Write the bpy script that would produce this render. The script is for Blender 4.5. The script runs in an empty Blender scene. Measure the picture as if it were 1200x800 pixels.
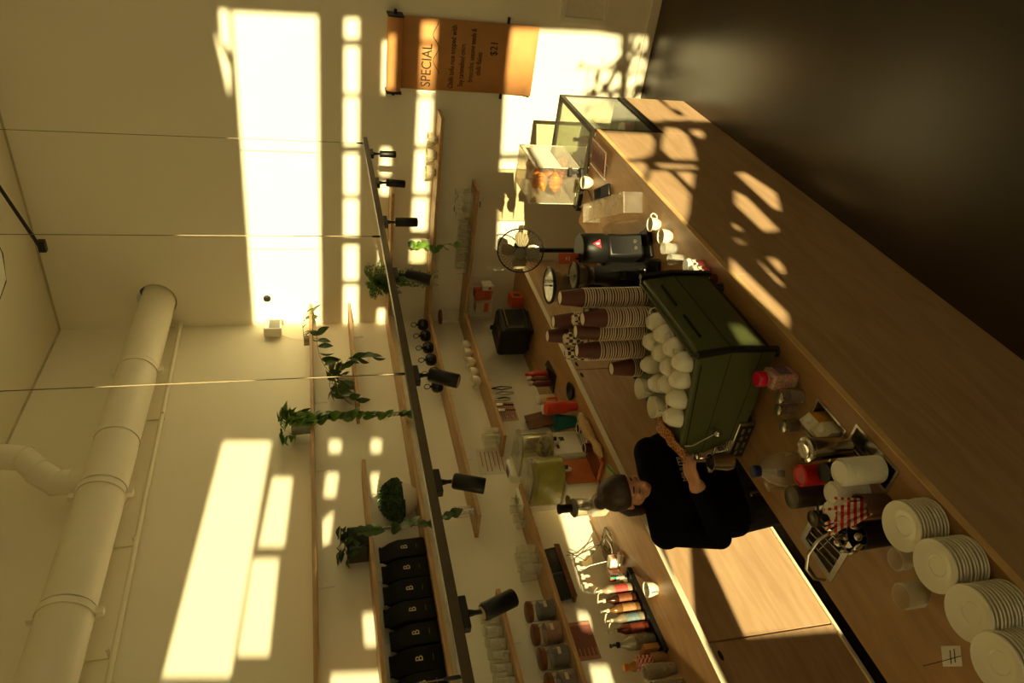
import bpy, bmesh, math, random
from mathutils import Vector, Matrix, geometry, noise as mnoise
R = math.radians
random.seed(7)
col = bpy.context.scene.collection
sc = bpy.context.scene

# ------------------------------------------------------------ camera
# A portrait shot stored on its side: world up points to the LEFT of the 1200x800 frame.
F = 843.79                                   # focal length in pixels
CAM = Vector((4.0687, -6.0502, 2.8336))
YAW, PITCH, ROLL = 0.6245, -0.2604, -0.0327
_f = Vector((-math.sin(YAW)*math.cos(PITCH), math.cos(YAW)*math.cos(PITCH), math.sin(PITCH)))
_r0 = Vector((math.cos(YAW), math.sin(YAW), 0)); _u0 = _r0.cross(_f)
_r = math.cos(ROLL)*_r0 + math.sin(ROLL)*_u0
_u = -math.sin(ROLL)*_r0 + math.cos(ROLL)*_u0
cd = bpy.data.cameras.new('camera'); cam = bpy.data.objects.new('camera', cd); col.objects.link(cam)
cd.sensor_width = 36; cd.sensor_fit = 'HORIZONTAL'; cd.lens = F/1200*36; cd.clip_start = .05
m = Matrix((( -_u.x, _r.x, -_f.x, CAM.x), (-_u.y, _r.y, -_f.y, CAM.y), (-_u.z, _r.z, -_f.z, CAM.z), (0, 0, 0, 1)))
cam.matrix_world = m
sc.camera = cam

# ------------------------------------------------------------ light
SUN_DIR = Vector((-.58, 1, -.087))           # low evening sun from behind the camera
w = bpy.data.worlds.new('sky'); sc.world = w; w.use_nodes = True
bg = w.node_tree.nodes['Background']
bg.inputs[0].default_value = (1.0, .82, .40, 1); bg.inputs[1].default_value = 2.15
sd = bpy.data.lights.new('sun', 'SUN'); sun = bpy.data.objects.new('sun', sd); col.objects.link(sun)
sd.energy = 12; sd.color = (1.0, .83, .41); sd.angle = R(.36)
sun.rotation_euler = SUN_DIR.to_track_quat('-Z', 'Y').to_euler(); sun.location = (10, -16, 4)
sc.view_settings.view_transform = 'Standard'; sc.view_settings.look = 'None'
sc.view_settings.gamma = 1; sc.view_settings.use_curve_mapping = False
sc.view_settings.exposure = 0
sc.cycles.max_bounces = 10; sc.cycles.diffuse_bounces = 7; sc.cycles.transparent_max_bounces = 24
sc.cycles.transmission_bounces = 8; sc.cycles.caustics_reflective = False; sc.cycles.caustics_refractive = False
sc.cycles.sample_clamp_indirect = 6

# ------------------------------------------------------------ pixel -> place
def ray(px, py): return _f*F + _r*(800-py-400) + _u*(600-px)
def onz(px, py, z): d = ray(px, py); return CAM + d*((z-CAM.z)/d.z)
def onx(px, py, x): d = ray(px, py); return CAM + d*((x-CAM.x)/d.x)
def ony(px, py, y): d = ray(px, py); return CAM + d*((y-CAM.y)/d.y)

# ------------------------------------------------------------ materials
def lin(c): return tuple(((x/255)/12.92 if x/255 <= .04045 else ((x/255+.055)/1.055)**2.4) for x in c)
MATS = {}
def mat(name, rgb, rough=.5, metal=0, var=.12, scale=8, bump=0, bscale=60, emit=0, spec=.5, coat=0):
    """procedural: base colour mottled by noise, optional fine bump"""
    if name in MATS: return MATS[name]
    m = bpy.data.materials.new(name); m.use_nodes = True; nt = m.node_tree; b = nt.nodes['Principled BSDF']
    c = lin(rgb)
    b.inputs['Roughness'].default_value = rough; b.inputs['Metallic'].default_value = metal
    b.inputs['Specular IOR Level'].default_value = spec; b.inputs['Coat Weight'].default_value = coat
    tc = nt.nodes.new('ShaderNodeTexCoord')
    n = nt.nodes.new('ShaderNodeTexNoise'); n.inputs['Scale'].default_value = scale; n.inputs['Detail'].default_value = 3
    nt.links.new(tc.outputs['Object'], n.inputs['Vector'])
    r = nt.nodes.new('ShaderNodeValToRGB'); e = r.color_ramp.elements
    e[0].position = .3; e[1].position = .7
    e[0].color = (*[x*(1-var) for x in c], 1); e[1].color = (*[min(1, x*(1+var)) for x in c], 1)
    nt.links.new(n.outputs['Fac'], r.inputs['Fac']); nt.links.new(r.outputs['Color'], b.inputs['Base Color'])
    if bump:
        n2 = nt.nodes.new('ShaderNodeTexNoise'); n2.inputs['Scale'].default_value = bscale
        nt.links.new(tc.outputs['Object'], n2.inputs['Vector'])
        bp = nt.nodes.new('ShaderNodeBump'); bp.inputs['Strength'].default_value = bump; bp.inputs['Distance'].default_value = .01
        nt.links.new(n2.outputs['Fac'], bp.inputs['Height']); nt.links.new(bp.outputs['Normal'], b.inputs['Normal'])
    if emit:
        b.inputs['Emission Color'].default_value = (*c, 1); b.inputs['Emission Strength'].default_value = emit
    MATS[name] = m; return m
def wood(name, rgb, rgb2, scale=(2, 22, 2), rough=.45):
    if name in MATS: return MATS[name]
    m = bpy.data.materials.new(name); m.use_nodes = True; nt = m.node_tree; b = nt.nodes['Principled BSDF']
    b.inputs['Roughness'].default_value = rough
    tc = nt.nodes.new('ShaderNodeTexCoord'); mp = nt.nodes.new('ShaderNodeMapping'); mp.inputs['Scale'].default_value = scale
    nt.links.new(tc.outputs['Object'], mp.inputs['Vector'])
    n = nt.nodes.new('ShaderNodeTexNoise'); n.inputs['Scale'].default_value = 1.6; n.inputs['Detail'].default_value = 6
    n.inputs['Distortion'].default_value = 1.2
    nt.links.new(mp.outputs['Vector'], n.inputs['Vector'])
    r = nt.nodes.new('ShaderNodeValToRGB'); e = r.color_ramp.elements; e[0].position = .35; e[1].position = .68
    e[0].color = (*lin(rgb2), 1); e[1].color = (*lin(rgb), 1)
    nt.links.new(n.outputs['Fac'], r.inputs['Fac']); nt.links.new(r.outputs['Color'], b.inputs['Base Color'])
    MATS[name] = m; return m
def clear(name, rgb=(255, 255, 255), density=.06, rough=.03, ior=1.45):
    """clear acrylic or glass wall: transparent with a Fresnel gloss and a little tint"""
    if name in MATS: return MATS[name]
    m = bpy.data.materials.new(name); m.use_nodes = True; nt = m.node_tree; nt.nodes.clear()
    o = nt.nodes.new('ShaderNodeOutputMaterial'); t = nt.nodes.new('ShaderNodeBsdfTransparent')
    c = lin(rgb); t.inputs[0].default_value = (*[x*.985 for x in c], 1)
    d = nt.nodes.new('ShaderNodeBsdfDiffuse'); d.inputs[0].default_value = (*[x*.9 for x in c], 1)
    g = nt.nodes.new('ShaderNodeBsdfGlossy'); g.inputs['Roughness'].default_value = rough
    lw = nt.nodes.new('ShaderNodeLayerWeight'); lw.inputs[0].default_value = .5
    pw = nt.nodes.new('ShaderNodeMath'); pw.operation = 'POWER'; pw.inputs[1].default_value = 3.5; nt.links.new(lw.outputs['Facing'], pw.inputs[0])
    fr = nt.nodes.new('ShaderNodeMath'); fr.operation = 'MULTIPLY_ADD'; fr.inputs[1].default_value = .45; fr.inputs[2].default_value = .035; nt.links.new(pw.outputs[0], fr.inputs[0])
    m1 = nt.nodes.new('ShaderNodeMixShader'); m1.inputs[0].default_value = density
    m2 = nt.nodes.new('ShaderNodeMixShader')
    tc = nt.nodes.new('ShaderNodeTexCoord'); n = nt.nodes.new('ShaderNodeTexNoise'); n.inputs['Scale'].default_value = 14
    mu = nt.nodes.new('ShaderNodeMath'); mu.operation = 'MULTIPLY'; mu.inputs[1].default_value = density*2
    nt.links.new(tc.outputs['Object'], n.inputs['Vector']); nt.links.new(n.outputs['Fac'], mu.inputs[0]); ad = nt.nodes.new('ShaderNodeMath'); ad.operation = 'MULTIPLY_ADD'; ad.inputs[1].default_value = .55; nt.links.new(pw.outputs[0], ad.inputs[0]); nt.links.new(mu.outputs[0], ad.inputs[2]); nt.links.new(ad.outputs[0], m1.inputs[0])  # pale diffuse rises at grazing angles, painting bright rims on the glass
    nt.links.new(t.outputs[0], m1.inputs[1]); nt.links.new(d.outputs[0], m1.inputs[2])
    nt.links.new(fr.outputs[0], m2.inputs[0]); nt.links.new(m1.outputs[0], m2.inputs[1]); nt.links.new(g.outputs[0], m2.inputs[2])
    nt.links.new(m2.outputs[0], o.inputs[0]); MATS[name] = m; return m
def checker(name, a, b_, scale, kind='check', rough=.5, coord='Object', rot=(0, 0, 0)):
    """printed pattern: checks, or spiral/plain stripes"""
    if name in MATS: return MATS[name]
    m = bpy.data.materials.new(name); m.use_nodes = True; nt = m.node_tree; b = nt.nodes['Principled BSDF']
    b.inputs['Roughness'].default_value = rough
    tc = nt.nodes.new('ShaderNodeTexCoord')
    if kind == 'check':
        n = nt.nodes.new('ShaderNodeTexChecker'); n.inputs['Scale'].default_value = scale
        n.inputs[1].default_value = (*lin(a), 1); n.inputs[2].default_value = (*lin(b_), 1)
        nt.links.new(tc.outputs['UV' if coord == 'UV' else coord], n.inputs['Vector']); nt.links.new(n.outputs['Color'], b.inputs['Base Color'])
    else:
        mp = nt.nodes.new('ShaderNodeMapping'); mp.inputs['Rotation'].default_value = rot
        nt.links.new(tc.outputs[coord], mp.inputs['Vector'])
        n = nt.nodes.new('ShaderNodeTexWave'); n.inputs['Scale'].default_value = scale; n.wave_type = 'BANDS'; n.bands_direction = 'Z'
        nt.links.new(mp.outputs['Vector'], n.inputs['Vector'])
        r = nt.nodes.new('ShaderNodeValToRGB'); r.color_ramp.interpolation = 'CONSTANT'; e = r.color_ramp.elements
        e[0].color = (*lin(a), 1); e[1].color = (*lin(b_), 1); e[1].position = .5
        nt.links.new(n.outputs['Fac'], r.inputs['Fac']); nt.links.new(r.outputs['Color'], b.inputs['Base Color'])
    MATS[name] = m; return m

WALL = mat('white wall paint', (240, 234, 216), .6, var=.015, scale=1.5, bump=.05, bscale=180)
CEIL = mat('ceiling paint', (234, 227, 206), .7, var=.02, scale=1.2)
PIPE = mat('painted duct', (236, 229, 208), .45, var=.02)
PLY = wood('plywood', (196, 164, 132), (178, 146, 112), (3, 1.2, 9), .42)
PLYH = wood('plywood worktop', (176, 138, 96), (156, 118, 78), (9, 1.5, 3), .38)
SHELF = wood('shelf wood', (190, 156, 112), (166, 130, 86), (20, 2, 20), .5)
DARKW = wood('stained wood', (128, 78, 40), (96, 54, 26), (4, 20, 4), .45)
LAM = mat('white edging', (232, 222, 196), .35, var=.03)
BLACK = mat('black plastic', (18, 17, 15), .42, var=.2, spec=.35)
BLACKM = mat('black metal', (20, 18, 16), .42, var=.2, spec=.3)
MATTE = mat('matte black paper', (15, 14, 13), .6, var=.25, bump=.2, bscale=25, spec=.12)
STEEL = mat('brushed steel', (190, 184, 172), .22, metal=1, var=.06, scale=30)
CHROME = mat('chrome', (215, 212, 205), .08, metal=1, var=.02)
CHINA = mat('glazed white china', (232, 226, 208), .18, var=.02, coat=.3)
WHITEP = mat('white plastic', (232, 228, 216), .4, var=.03)
GREEN = mat('dark green enamel', (78, 84, 50), .35, var=.06, scale=5)
GLASS = clear('clear glass', (253, 253, 248), .13)
ACRYL = clear('clear acrylic', (255, 252, 244), .05)
GREY = mat('grey plastic', (120, 116, 106), .5)
RED = mat('red plastic', (196, 26, 30), .35)
PAPER = mat('white paper', (228, 222, 206), .7, var=.04, scale=30)
KRAFT = mat('kraft paper', (192, 136, 82), .7, var=.05, scale=12)
LEAF = mat('green leaf', (88, 122, 44), .4, var=.35, scale=20)
LEAFD = mat('dark green leaf', (58, 84, 36), .45, var=.4, scale=25)
LEAFV = mat('pale variegated leaf', (120, 132, 72), .45, var=.4, scale=30)
STEM = mat('plant stem', (86, 78, 40), .6)
SKIN = mat('skin', (206, 150, 120), .5, var=.06, scale=20)
HAIR = mat('brown hair', (50, 32, 20), .5, var=.4, scale=60)
CLOTH = mat('black knit cotton', (12, 11, 11), .9, var=.3, scale=60, bump=.3, bscale=160, spec=.1)

# ------------------------------------------------------------ mesh tools
class MB:
    def __init__(s): s.v = []; s.f = []
    def add(s, vs, fs, M=None):
        o = len(s.v)
        s.v += [tuple(M @ Vector(v)) for v in vs] if M else [tuple(v) for v in vs]
        s.f += [tuple(i+o for i in f) for f in fs]; return s
    def box(s, x0, y0, z0, x1, y1, z1, M=None):
        vs = [(x, y, z) for x in (x0, x1) for y in (y0, y1) for z in (z0, z1)]
        return s.add(vs, [(0, 1, 3, 2), (4, 6, 7, 5), (0, 4, 5, 1), (2, 3, 7, 6), (0, 2, 6, 4), (1, 5, 7, 3)], M)
    def cbox(s, c, d, M=None):
        return s.box(c[0]-d[0]/2, c[1]-d[1]/2, c[2]-d[2]/2, c[0]+d[0]/2, c[1]+d[1]/2, c[2]+d[2]/2, M)
    def lathe(s, prof, n=20, M=None):
        vs = []; fs = []
        for r, z in prof:
            for k in range(n): a = 2*math.pi*k/n; vs.append((r*math.cos(a), r*math.sin(a), z))
        for i in range(len(prof)-1):
            for k in range(n):
                k2 = (k+1) % n; fs.append((i*n+k, i*n+k2, (i+1)*n+k2, (i+1)*n+k))
        if prof[0][0] > 1e-4: fs.append(tuple(range(n-1, -1, -1)))
        if prof[-1][0] > 1e-4: fs.append(tuple((len(prof)-1)*n+k for k in range(n)))
        return s.add(vs, fs, M)
    def shell(s, prof, n=20, M=None):
        """open lathe: no caps (profile goes up outside and back down inside)"""
        vs = []; fs = []
        for r, z in prof:
            for k in range(n): a = 2*math.pi*k/n; vs.append((r*math.cos(a), r*math.sin(a), z))
        for i in range(len(prof)-1):
            for k in range(n):
                k2 = (k+1) % n; fs.append((i*n+k, i*n+k2, (i+1)*n+k2, (i+1)*n+k))
        return s.add(vs, fs, M)
    def tube(s, path, r, n=8, closed=False, M=None, caps=True):
        P = [Vector(p) for p in path]; m = len(P); rr = r if isinstance(r, (list, tuple)) else [r]*m
        vs = []; fs = []; prev = None
        for i in range(m):
            a = P[(i-1) % m] if (closed or i) else P[i]; b = P[(i+1) % m] if (closed or i < m-1) else P[i]
            t = (b-a).normalized()
            if prev is None:
                up = Vector((0, 0, 1)) if abs(t.z) < .9 else Vector((1, 0, 0)); nn = t.cross(up).normalized()
            else:
                nn = prev - t*prev.dot(t); nn = nn.normalized() if nn.length > 1e-6 else t.orthogonal().normalized()
            prev = nn; bb = t.cross(nn)
            for k in range(n):
                an = 2*math.pi*k/n; vs.append(P[i] + (nn*math.cos(an)+bb*math.sin(an))*rr[i])
        for i in range(m if closed else m-1):
            j = (i+1) % m
            for k in range(n): k2 = (k+1) % n; fs.append((i*n+k, i*n+k2, j*n+k2, j*n+k))
        if not closed and caps: fs.append(tuple(range(n-1, -1, -1))); fs.append(tuple((m-1)*n+k for k in range(n)))
        return s.add(vs, fs, M)
    def prism(s, poly, d0, d1, axis='z', M=None):
        def p(a, b, d): return (a, b, d) if axis == 'z' else ((a, d, b) if axis == 'y' else (d, a, b))
        n = len(poly); vs = [p(a, b, d0) for a, b in poly]+[p(a, b, d1) for a, b in poly]
        fs = [tuple(range(n-1, -1, -1)), tuple(range(n, 2*n))]+[(i, (i+1) % n, n+(i+1) % n, n+i) for i in range(n)]
        return s.add(vs, fs, M)
    def ball(s, c, r, n=12, m=8, M=None):
        r = r if isinstance(r, (tuple, list)) else (r, r, r)
        vs = [(c[0], c[1], c[2]-r[2])]; fs = []
        for i in range(1, m):
            t = -math.pi/2+math.pi*i/m
            for k in range(n): a = 2*math.pi*k/n; vs.append((c[0]+r[0]*math.cos(t)*math.cos(a), c[1]+r[1]*math.cos(t)*math.sin(a), c[2]+r[2]*math.sin(t)))
        vs.append((c[0], c[1], c[2]+r[2]))
        for k in range(n): fs.append((0, 1+(k+1) % n, 1+k)); fs.append((len(vs)-1, 1+(m-2)*n+k, 1+(m-2)*n+(k+1) % n))
        for i in range(m-2):
            for k in range(n): a = 1+i*n+k; b = 1+i*n+(k+1) % n; fs.append((a, b, b+n, a+n))
        return s.add(vs, fs, M)
    def mesh(s, name, smooth=40):
        me = bpy.data.meshes.new(name); me.from_pydata(s.v, [], s.f); 
        bm = bmesh.new(); bm.from_mesh(me); bmesh.ops.recalc_face_normals(bm, faces=bm.faces); bm.to_mesh(me); bm.free()
        if smooth:
            me.polygons.foreach_set('use_smooth', [True]*len(me.polygons)); me.set_sharp_from_angle(angle=R(smooth))
        return me
def obj(name, mb, material, parent=None, loc=(0, 0, 0), rot=(0, 0, 0), smooth=40, bevel=0, seg=2):
    me = mb.mesh(name, smooth) if isinstance(mb, MB) else mb
    if material and not me.materials: me.materials.append(material)
    o = bpy.data.objects.new(name, me); col.objects.link(o); o.parent = parent; o.location = loc; o.rotation_euler = rot
    if bevel:
        b = o.modifiers.new('bevel', 'BEVEL'); b.width = bevel; b.segments = seg; b.limit_method = 'ANGLE'
    return o
def thing(name, label, cat, loc=(0, 0, 0), rz=0, group=None, rot=None):
    o = bpy.data.objects.new(name, None); col.objects.link(o); o.empty_display_size = .05
    o.location = loc; o.rotation_euler = rot or (0, 0, rz); return tag(o, label, cat, group)
def tag(o, label, cat, group=None):
    o['label'] = label; o['category'] = cat
    if group: o['group'] = group
    return o
def struct(name, mb, material, parent=None, **k):
    o = obj(name, mb, material, parent, **k)
    if parent is None: o['kind'] = 'structure'
    return o
def dup(root, loc, rz=None, label=None, group=None, scale=None, rot=None):
    def cp(o, par):
        c = o.copy(); col.objects.link(c); c.parent = par
        for ch in [x for x in o.children]: cp(ch, c)
        return c
    r = cp(root, None); r.location = loc
    if rot is not None: r.rotation_euler = rot
    elif rz is not None: r.rotation_euler = (0, 0, rz)
    if label: r['label'] = label
    if group: r['group'] = group
    if scale: r.scale = (scale,)*3 if not isinstance(scale, tuple) else scale
    return r
def T(x=0, y=0, z=0, rx=0, ry=0, rz=0):
    return Matrix.Translation((x, y, z)) @ Matrix.Rotation(rz, 4, 'Z') @ Matrix.Rotation(ry, 4, 'Y') @ Matrix.Rotation(rx, 4, 'X')
def at(p, z): return (p.x, p.y, z)
def text(name, body, size, material, parent, loc, rot, ext=.0004, align='CENTER', squeeze=1):
    c = bpy.data.curves.new(name, 'FONT'); c.body = body; c.size = size; c.extrude = ext; c.align_x = align; c.align_y = 'CENTER'
    t = bpy.data.objects.new(name, c); col.objects.link(t)
    me = bpy.data.meshes.new_from_object(t.evaluated_get(bpy.context.evaluated_depsgraph_get()))
    bpy.data.objects.remove(t); me.materials.clear(); me.materials.append(material)
    o = bpy.data.objects.new(name, me); col.objects.link(o); o.parent = parent; o.location = loc; o.rotation_euler = rot
    if squeeze != 1: o.scale = (squeeze, 1, 1)
    return o
BAR, BACK = 1.0, .92          # worktop heights
# ============================================================ the room
H = 5.09; XR = 9.5; YW = -9.0
fl = bpy.data.materials.new('polished concrete'); fl.use_nodes = True; nt = fl.node_tree; b = nt.nodes['Principled BSDF']
tc = nt.nodes.new('ShaderNodeTexCoord'); n1 = nt.nodes.new('ShaderNodeTexNoise'); n1.inputs['Scale'].default_value = 1.1; n1.inputs['Detail'].default_value = 8
n2 = nt.nodes.new('ShaderNodeTexNoise'); n2.inputs['Scale'].default_value = 9; n2.inputs['Detail'].default_value = 5
mp = nt.nodes.new('ShaderNodeMapping'); mp.inputs['Scale'].default_value = (1, .35, 1)
nt.links.new(tc.outputs['Object'], n1.inputs['Vector']); nt.links.new(tc.outputs['Object'], mp.inputs['Vector']); nt.links.new(mp.outputs['Vector'], n2.inputs['Vector'])
r1 = nt.nodes.new('ShaderNodeValToRGB'); e = r1.color_ramp.elements; e[0].position = .3; e[1].position = .75
e[0].color = (*lin((38, 28, 16)), 1); e[1].color = (*lin((54, 41, 25)), 1)
nt.links.new(n1.outputs['Fac'], r1.inputs['Fac']); nt.links.new(r1.outputs['Color'], b.inputs['Base Color'])
r2 = nt.nodes.new('ShaderNodeMapRange'); r2.inputs['To Min'].default_value = .27; r2.inputs['To Max'].default_value = .33
nt.links.new(n2.outputs['Fac'], r2.inputs['Value']); nt.links.new(r2.outputs['Result'], b.inputs['Roughness'])
struct('floor', MB().box(0, YW, -.1, XR, 0, 0), fl)
struct('ceiling', MB().box(0, YW, H, XR, 0, H+.1), CEIL)
struct('wall_left', MB().box(-.15, YW, -.1, 0, .15, H+.1), WALL)
# far wall with a round hole for the duct
PX, PZ, PR = .29, 4.235, .145
def holed(poly_outer, holes, place, thick_dir):
    """flat wall in 2D with polygon holes, given thickness"""
    pts = [Vector(p) for p in poly_outer]; edges = [(i, (i+1) % len(poly_outer)) for i in range(len(poly_outer))]
    for h in holes:
        o = len(pts); pts += [Vector(p) for p in h]; edges += [(o+i, o+(i+1) % len(h)) for i in range(len(h))]
    vs, _, fs, *_x = geometry.delaunay_2d_cdt(pts, edges, [], 1, 1e-5)
    def inside(p, poly):
        c = False; j = len(poly)-1
        for i in range(len(poly)):
            (xi, yi), (xj, yj) = poly[i], poly[j]
            if (yi > p[1]) != (yj > p[1]) and p[0] < (xj-xi)*(p[1]-yi)/(yj-yi)+xi: c = not c
            j = i
        return c
    keep = [f for f in fs if not any(inside(sum((vs[i] for i in f), Vector((0, 0)))/len(f), h) for h in holes)]
    mb = MB(); n = len(vs)
    V0 = [Vector(place(v[0], v[1])) for v in vs]; V1 = [v+Vector(thick_dir) for v in V0]
    F2 = [tuple(f) for f in keep]+[tuple(i+n for i in reversed(f)) for f in keep]
    cnt = {}
    for f in keep:
        for i in range(len(f)):
            a, b_ = f[i], f[(i+1) % len(f)]; k = (min(a, b_), max(a, b_)); cnt.setdefault(k, []).append((a, b_))
    for k, l in cnt.items():
        if len(l) == 1: a, b_ = l[0]; F2.append((b_, a, a+n, b_+n))
    return mb.add(V0+V1, F2)
ring = [(PX+.175*math.cos(2*math.pi*k/28), PZ+.165*math.sin(2*math.pi*k/28)+.012) for k in range(28)]
struct('wall_back', holed([(0, -.1), (XR, -.1), (XR, H+.1), (0, H+.1)], [ring], lambda a, c: (a, 0, c), (0, .15, 0)), WALL, smooth=0)
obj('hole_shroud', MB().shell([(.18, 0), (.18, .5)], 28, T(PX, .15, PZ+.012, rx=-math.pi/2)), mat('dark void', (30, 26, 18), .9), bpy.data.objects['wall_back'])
# unseen front wall: openings shaped backwards from the light patches and shadow bars
def sunback(p): t = p.y-YW; return (p.x+.58*t, p.z+.087*t)
OPEN = []
def lit(fn, val, *polys):
    for poly in polys: OPEN.append([sunback(fn(px, py, val)) for px, py in poly])
def strip(x0, x1, *segs):   # row of lit dashes on the far wall; x shifts a little along the row
    for y0, y1 in [(a+1, b-1) for a, b in segs]: lit(ony, 0, [(x0(y0), y0), (x1(y0), y0), (x1(y1), y1), (x0(y1), y1)])
lit(ony, 0, [(272, 12), (372, 17), (376, 380), (298, 380)], [(257, 10), (267, 10), (271, 62), (259, 45)], [(251, 34), (269, 79), (269, 114)])
strip(lambda y: 404-.003*y, lambda y: 420.5-.004*y, (19, 46), (52, 110), (112, 171), (177, 229), (231, 277), (285, 329), (332, 380))
strip(lambda y: 450-.02*y, lambda y: 464-.035*y, (46, 110), (171, 206), (212, 229), (281, 312), (360, 379))
strip(lambda y: 496-.05*y, lambda y: 513-.05*y, (25, 50), (52, 111), (113, 171), (174, 227), (230, 271), (280, 308))
lit(ony, 0, [(596, 33), (699, 37), (728, 42), (723, 180), (588, 180)], [(738, 40), (757, 43), (752, 180), (731, 180)],
    [(587, 186), (632, 186), (626, 318), (582, 318)])
def LOWP(py):           # pixel on the wall plane at z = .80, below the worktop
    px = 600
    while onx(px, py, 0).z > .80: px += 1
    return (px, py)
lit(onx, 0, [(262, 515), (318, 515), (270, 793), (190, 793)], [(320, 557), (343, 557), (333, 640), (303, 640)], [(297, 652), (327, 652), (315, 768), (278, 768)],
    [(386, 514), (400, 514), (399, 530), (386, 530)], [(435, 513), (447, 513), (446, 530), (435, 530)], [(383, 552), (397, 552), (393, 582), (379, 582)],
    [(434, 553), (445, 553), (443, 580), (437, 580)], [(391, 596), (378, 608), (378, 638), (386, 636)], [(425, 716), (441, 716), (442, 756), (428, 756)],
    [(388, 786), (448, 784), (452, 840), (386, 840)], [(652, 588), (662, 560), (700, 545)]+[LOWP(545), LOWP(690)]+[(682, 690)],
    [(676, 714), (690, 716), (693, 738), (680, 735)], [(690, 777), (712, 777), (722, 812), (698, 812)])
lit(onx, .70, [(812, 600), (905, 600), (972, 737), (873, 745), (824, 640)], [(766, 600), (807, 630), (813, 718), (823, 748), (812, 735), (790, 680)],
    [(907, 600), (985, 735), (972, 738), (900, 603)])
lit(onx, 2.57, [(700, 152), (740, 115), (753, 116), (759, 127), (751, 129), (740, 121)], [(756, 116), (768, 118), (776, 129), (762, 128)], [(774, 114), (788, 117), (797, 128), (786, 127)],
    [(752, 131), (762, 132), (776, 142), (764, 142)], [(793, 135), (809, 135), (810, 140), (800, 140)],
    [(780, 148), (794, 150), (805, 158), (813, 175), (815, 187), (787, 186), (774, 173), (776, 160)], [(808, 152), (821, 151), (825, 158), (821, 162), (813, 158)],
    [(700, 153), (761, 156), (767, 166), (763, 181), (751, 185), (730, 187)], [(732, 189), (755, 189), (758, 197), (753, 209), (745, 203)], [(769, 190), (816, 193), (815, 197), (783, 197), (770, 195)],
    [(762, 199), (781, 199), (794, 211), (808, 227), (806, 250), (800, 262), (757, 214)], [(791, 200), (813, 201), (811, 220)],
    [(861, 202), (872, 201), (909, 225), (914, 246), (906, 244)], [(860, 223), (873, 229), (912, 269), (895, 271), (860, 238)], [(857, 260), (872, 269), (860, 268)],
    [(860, 279), (884, 283), (862, 284)], [(855, 301), (923, 367), (923, 383), (871, 334), (855, 320)], [(884, 301), (919, 334), (912, 332)], [(898, 301), (909, 301), (919, 315), (916, 321)])
lit(onx, 2.53, [(853, 378), (868, 378), (892, 402), (868, 404)])
FILL_FRONT = [(.25, 1.0), (1.35, 1.0), (1.35, 3.0), (.25, 3.0)]      # unseen opening added beside the bar for warm bounce
OPEN.append(FILL_FRONT)
struct('wall_front', holed([(0, -.1), (XR, -.1), (XR, H+.1), (0, H+.1)], OPEN, lambda a, c: (a, YW, c), (0, -.02, 0)), WALL, smooth=0)
# unseen side wall, darkened to cut bounce; high windows added for soft fill
FILL_WIN = [[(-7.6, 2.15), (-4.2, 2.15), (-4.2, 3.45), (-7.6, 3.45)], [(-3.8, 2.15), (-.4, 2.15), (-.4, 3.45), (-3.8, 3.45)]]
struct('wall_right', holed([(YW, -.1), (0, -.1), (0, H+.1), (YW, H+.1)], FILL_WIN, lambda a, c: (XR, a, c), (.15, 0, 0)), mat('dark side wall paint', (110, 96, 72), .7, var=.05), smooth=0)
for k, wn in enumerate(FILL_WIN):
    o = struct('window_%d' % (k+2), MB().box(XR+.05, wn[0][0], wn[0][1], XR+.06, wn[1][0], wn[2][1]), clear('window pane', (252, 252, 246), .01))
    for zz in (wn[0][1]+.02, 2.8, wn[2][1]-.02): obj('glazing_bar', MB().box(XR+.03, wn[0][0], zz-.02, XR+.09, wn[1][0], zz+.02), BLACKM, o)
    for yy in (wn[0][0]+.02, (wn[0][0]+wn[1][0])/2, wn[1][0]-.02): obj('glazing_bar', MB().box(XR+.03, yy-.02, wn[0][1], XR+.09, yy+.02, wn[2][1]), BLACKM, o)
    pl = bpy.data.lights.new('window_portal', 'AREA'); pl.shape = 'RECTANGLE'; pl.size = 1.3; pl.size_y = 3.4; pl.cycles.is_portal = True
    po = bpy.data.objects.new('window_portal', pl); col.objects.link(po); po.location = (XR-.01, (wn[0][0]+wn[1][0])/2, 2.8); po.rotation_euler = (0, R(90), 0)
struct('floor_mezzanine', MB().box(5.3, YW, 2.035, XR, -1.2, 2.07), wood('mezzanine boards', (120, 92, 62), (98, 74, 48)))  # unseen mezzanine slab, placed to keep high side light off the bar
fw = MB()
for zz in (1.02, 2.0, 2.98): fw.box(.25, YW-.03, zz-.025, 1.35, YW+.02, zz+.025)
for xx in (.27, .8, 1.33): fw.box(xx-.025, YW-.03, 1.0, xx+.025, YW+.02, 3.0)
struct('window_1', fw, BLACKM)  # frame of the added, unseen front opening
obj('window_pane', MB().box(.25, YW-.012, 1.0, 1.35, YW-.006, 3.0), clear('window pane', (252, 252, 246), .01), bpy.data.objects['window_1'])
pl = bpy.data.lights.new('window_portal', 'AREA'); pl.shape = 'RECTANGLE'; pl.size = 1.1; pl.size_y = 2.0; pl.cycles.is_portal = True
po = bpy.data.objects.new('window_portal', pl); col.objects.link(po); po.location = (.8, YW+.03, 2.0); po.rotation_euler = (R(-90), 0, 0)
struct('baseboard_back', MB().box(0, -.018, 0, XR, 0, .085), mat('white trim', (226, 219, 202), .45, var=.02), bevel=.004)
# ceiling panel seam lines on the walls: thin trim where wall meets ceiling
struct('trim_1', MB().box(0, -.012, H-.014, XR, 0, H), mat('shadow-gap trim', (190, 180, 150), .6))
struct('trim_2', MB().box(0, YW, H-.014, .012, -.012, H), MATS['shadow-gap trim'])
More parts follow.
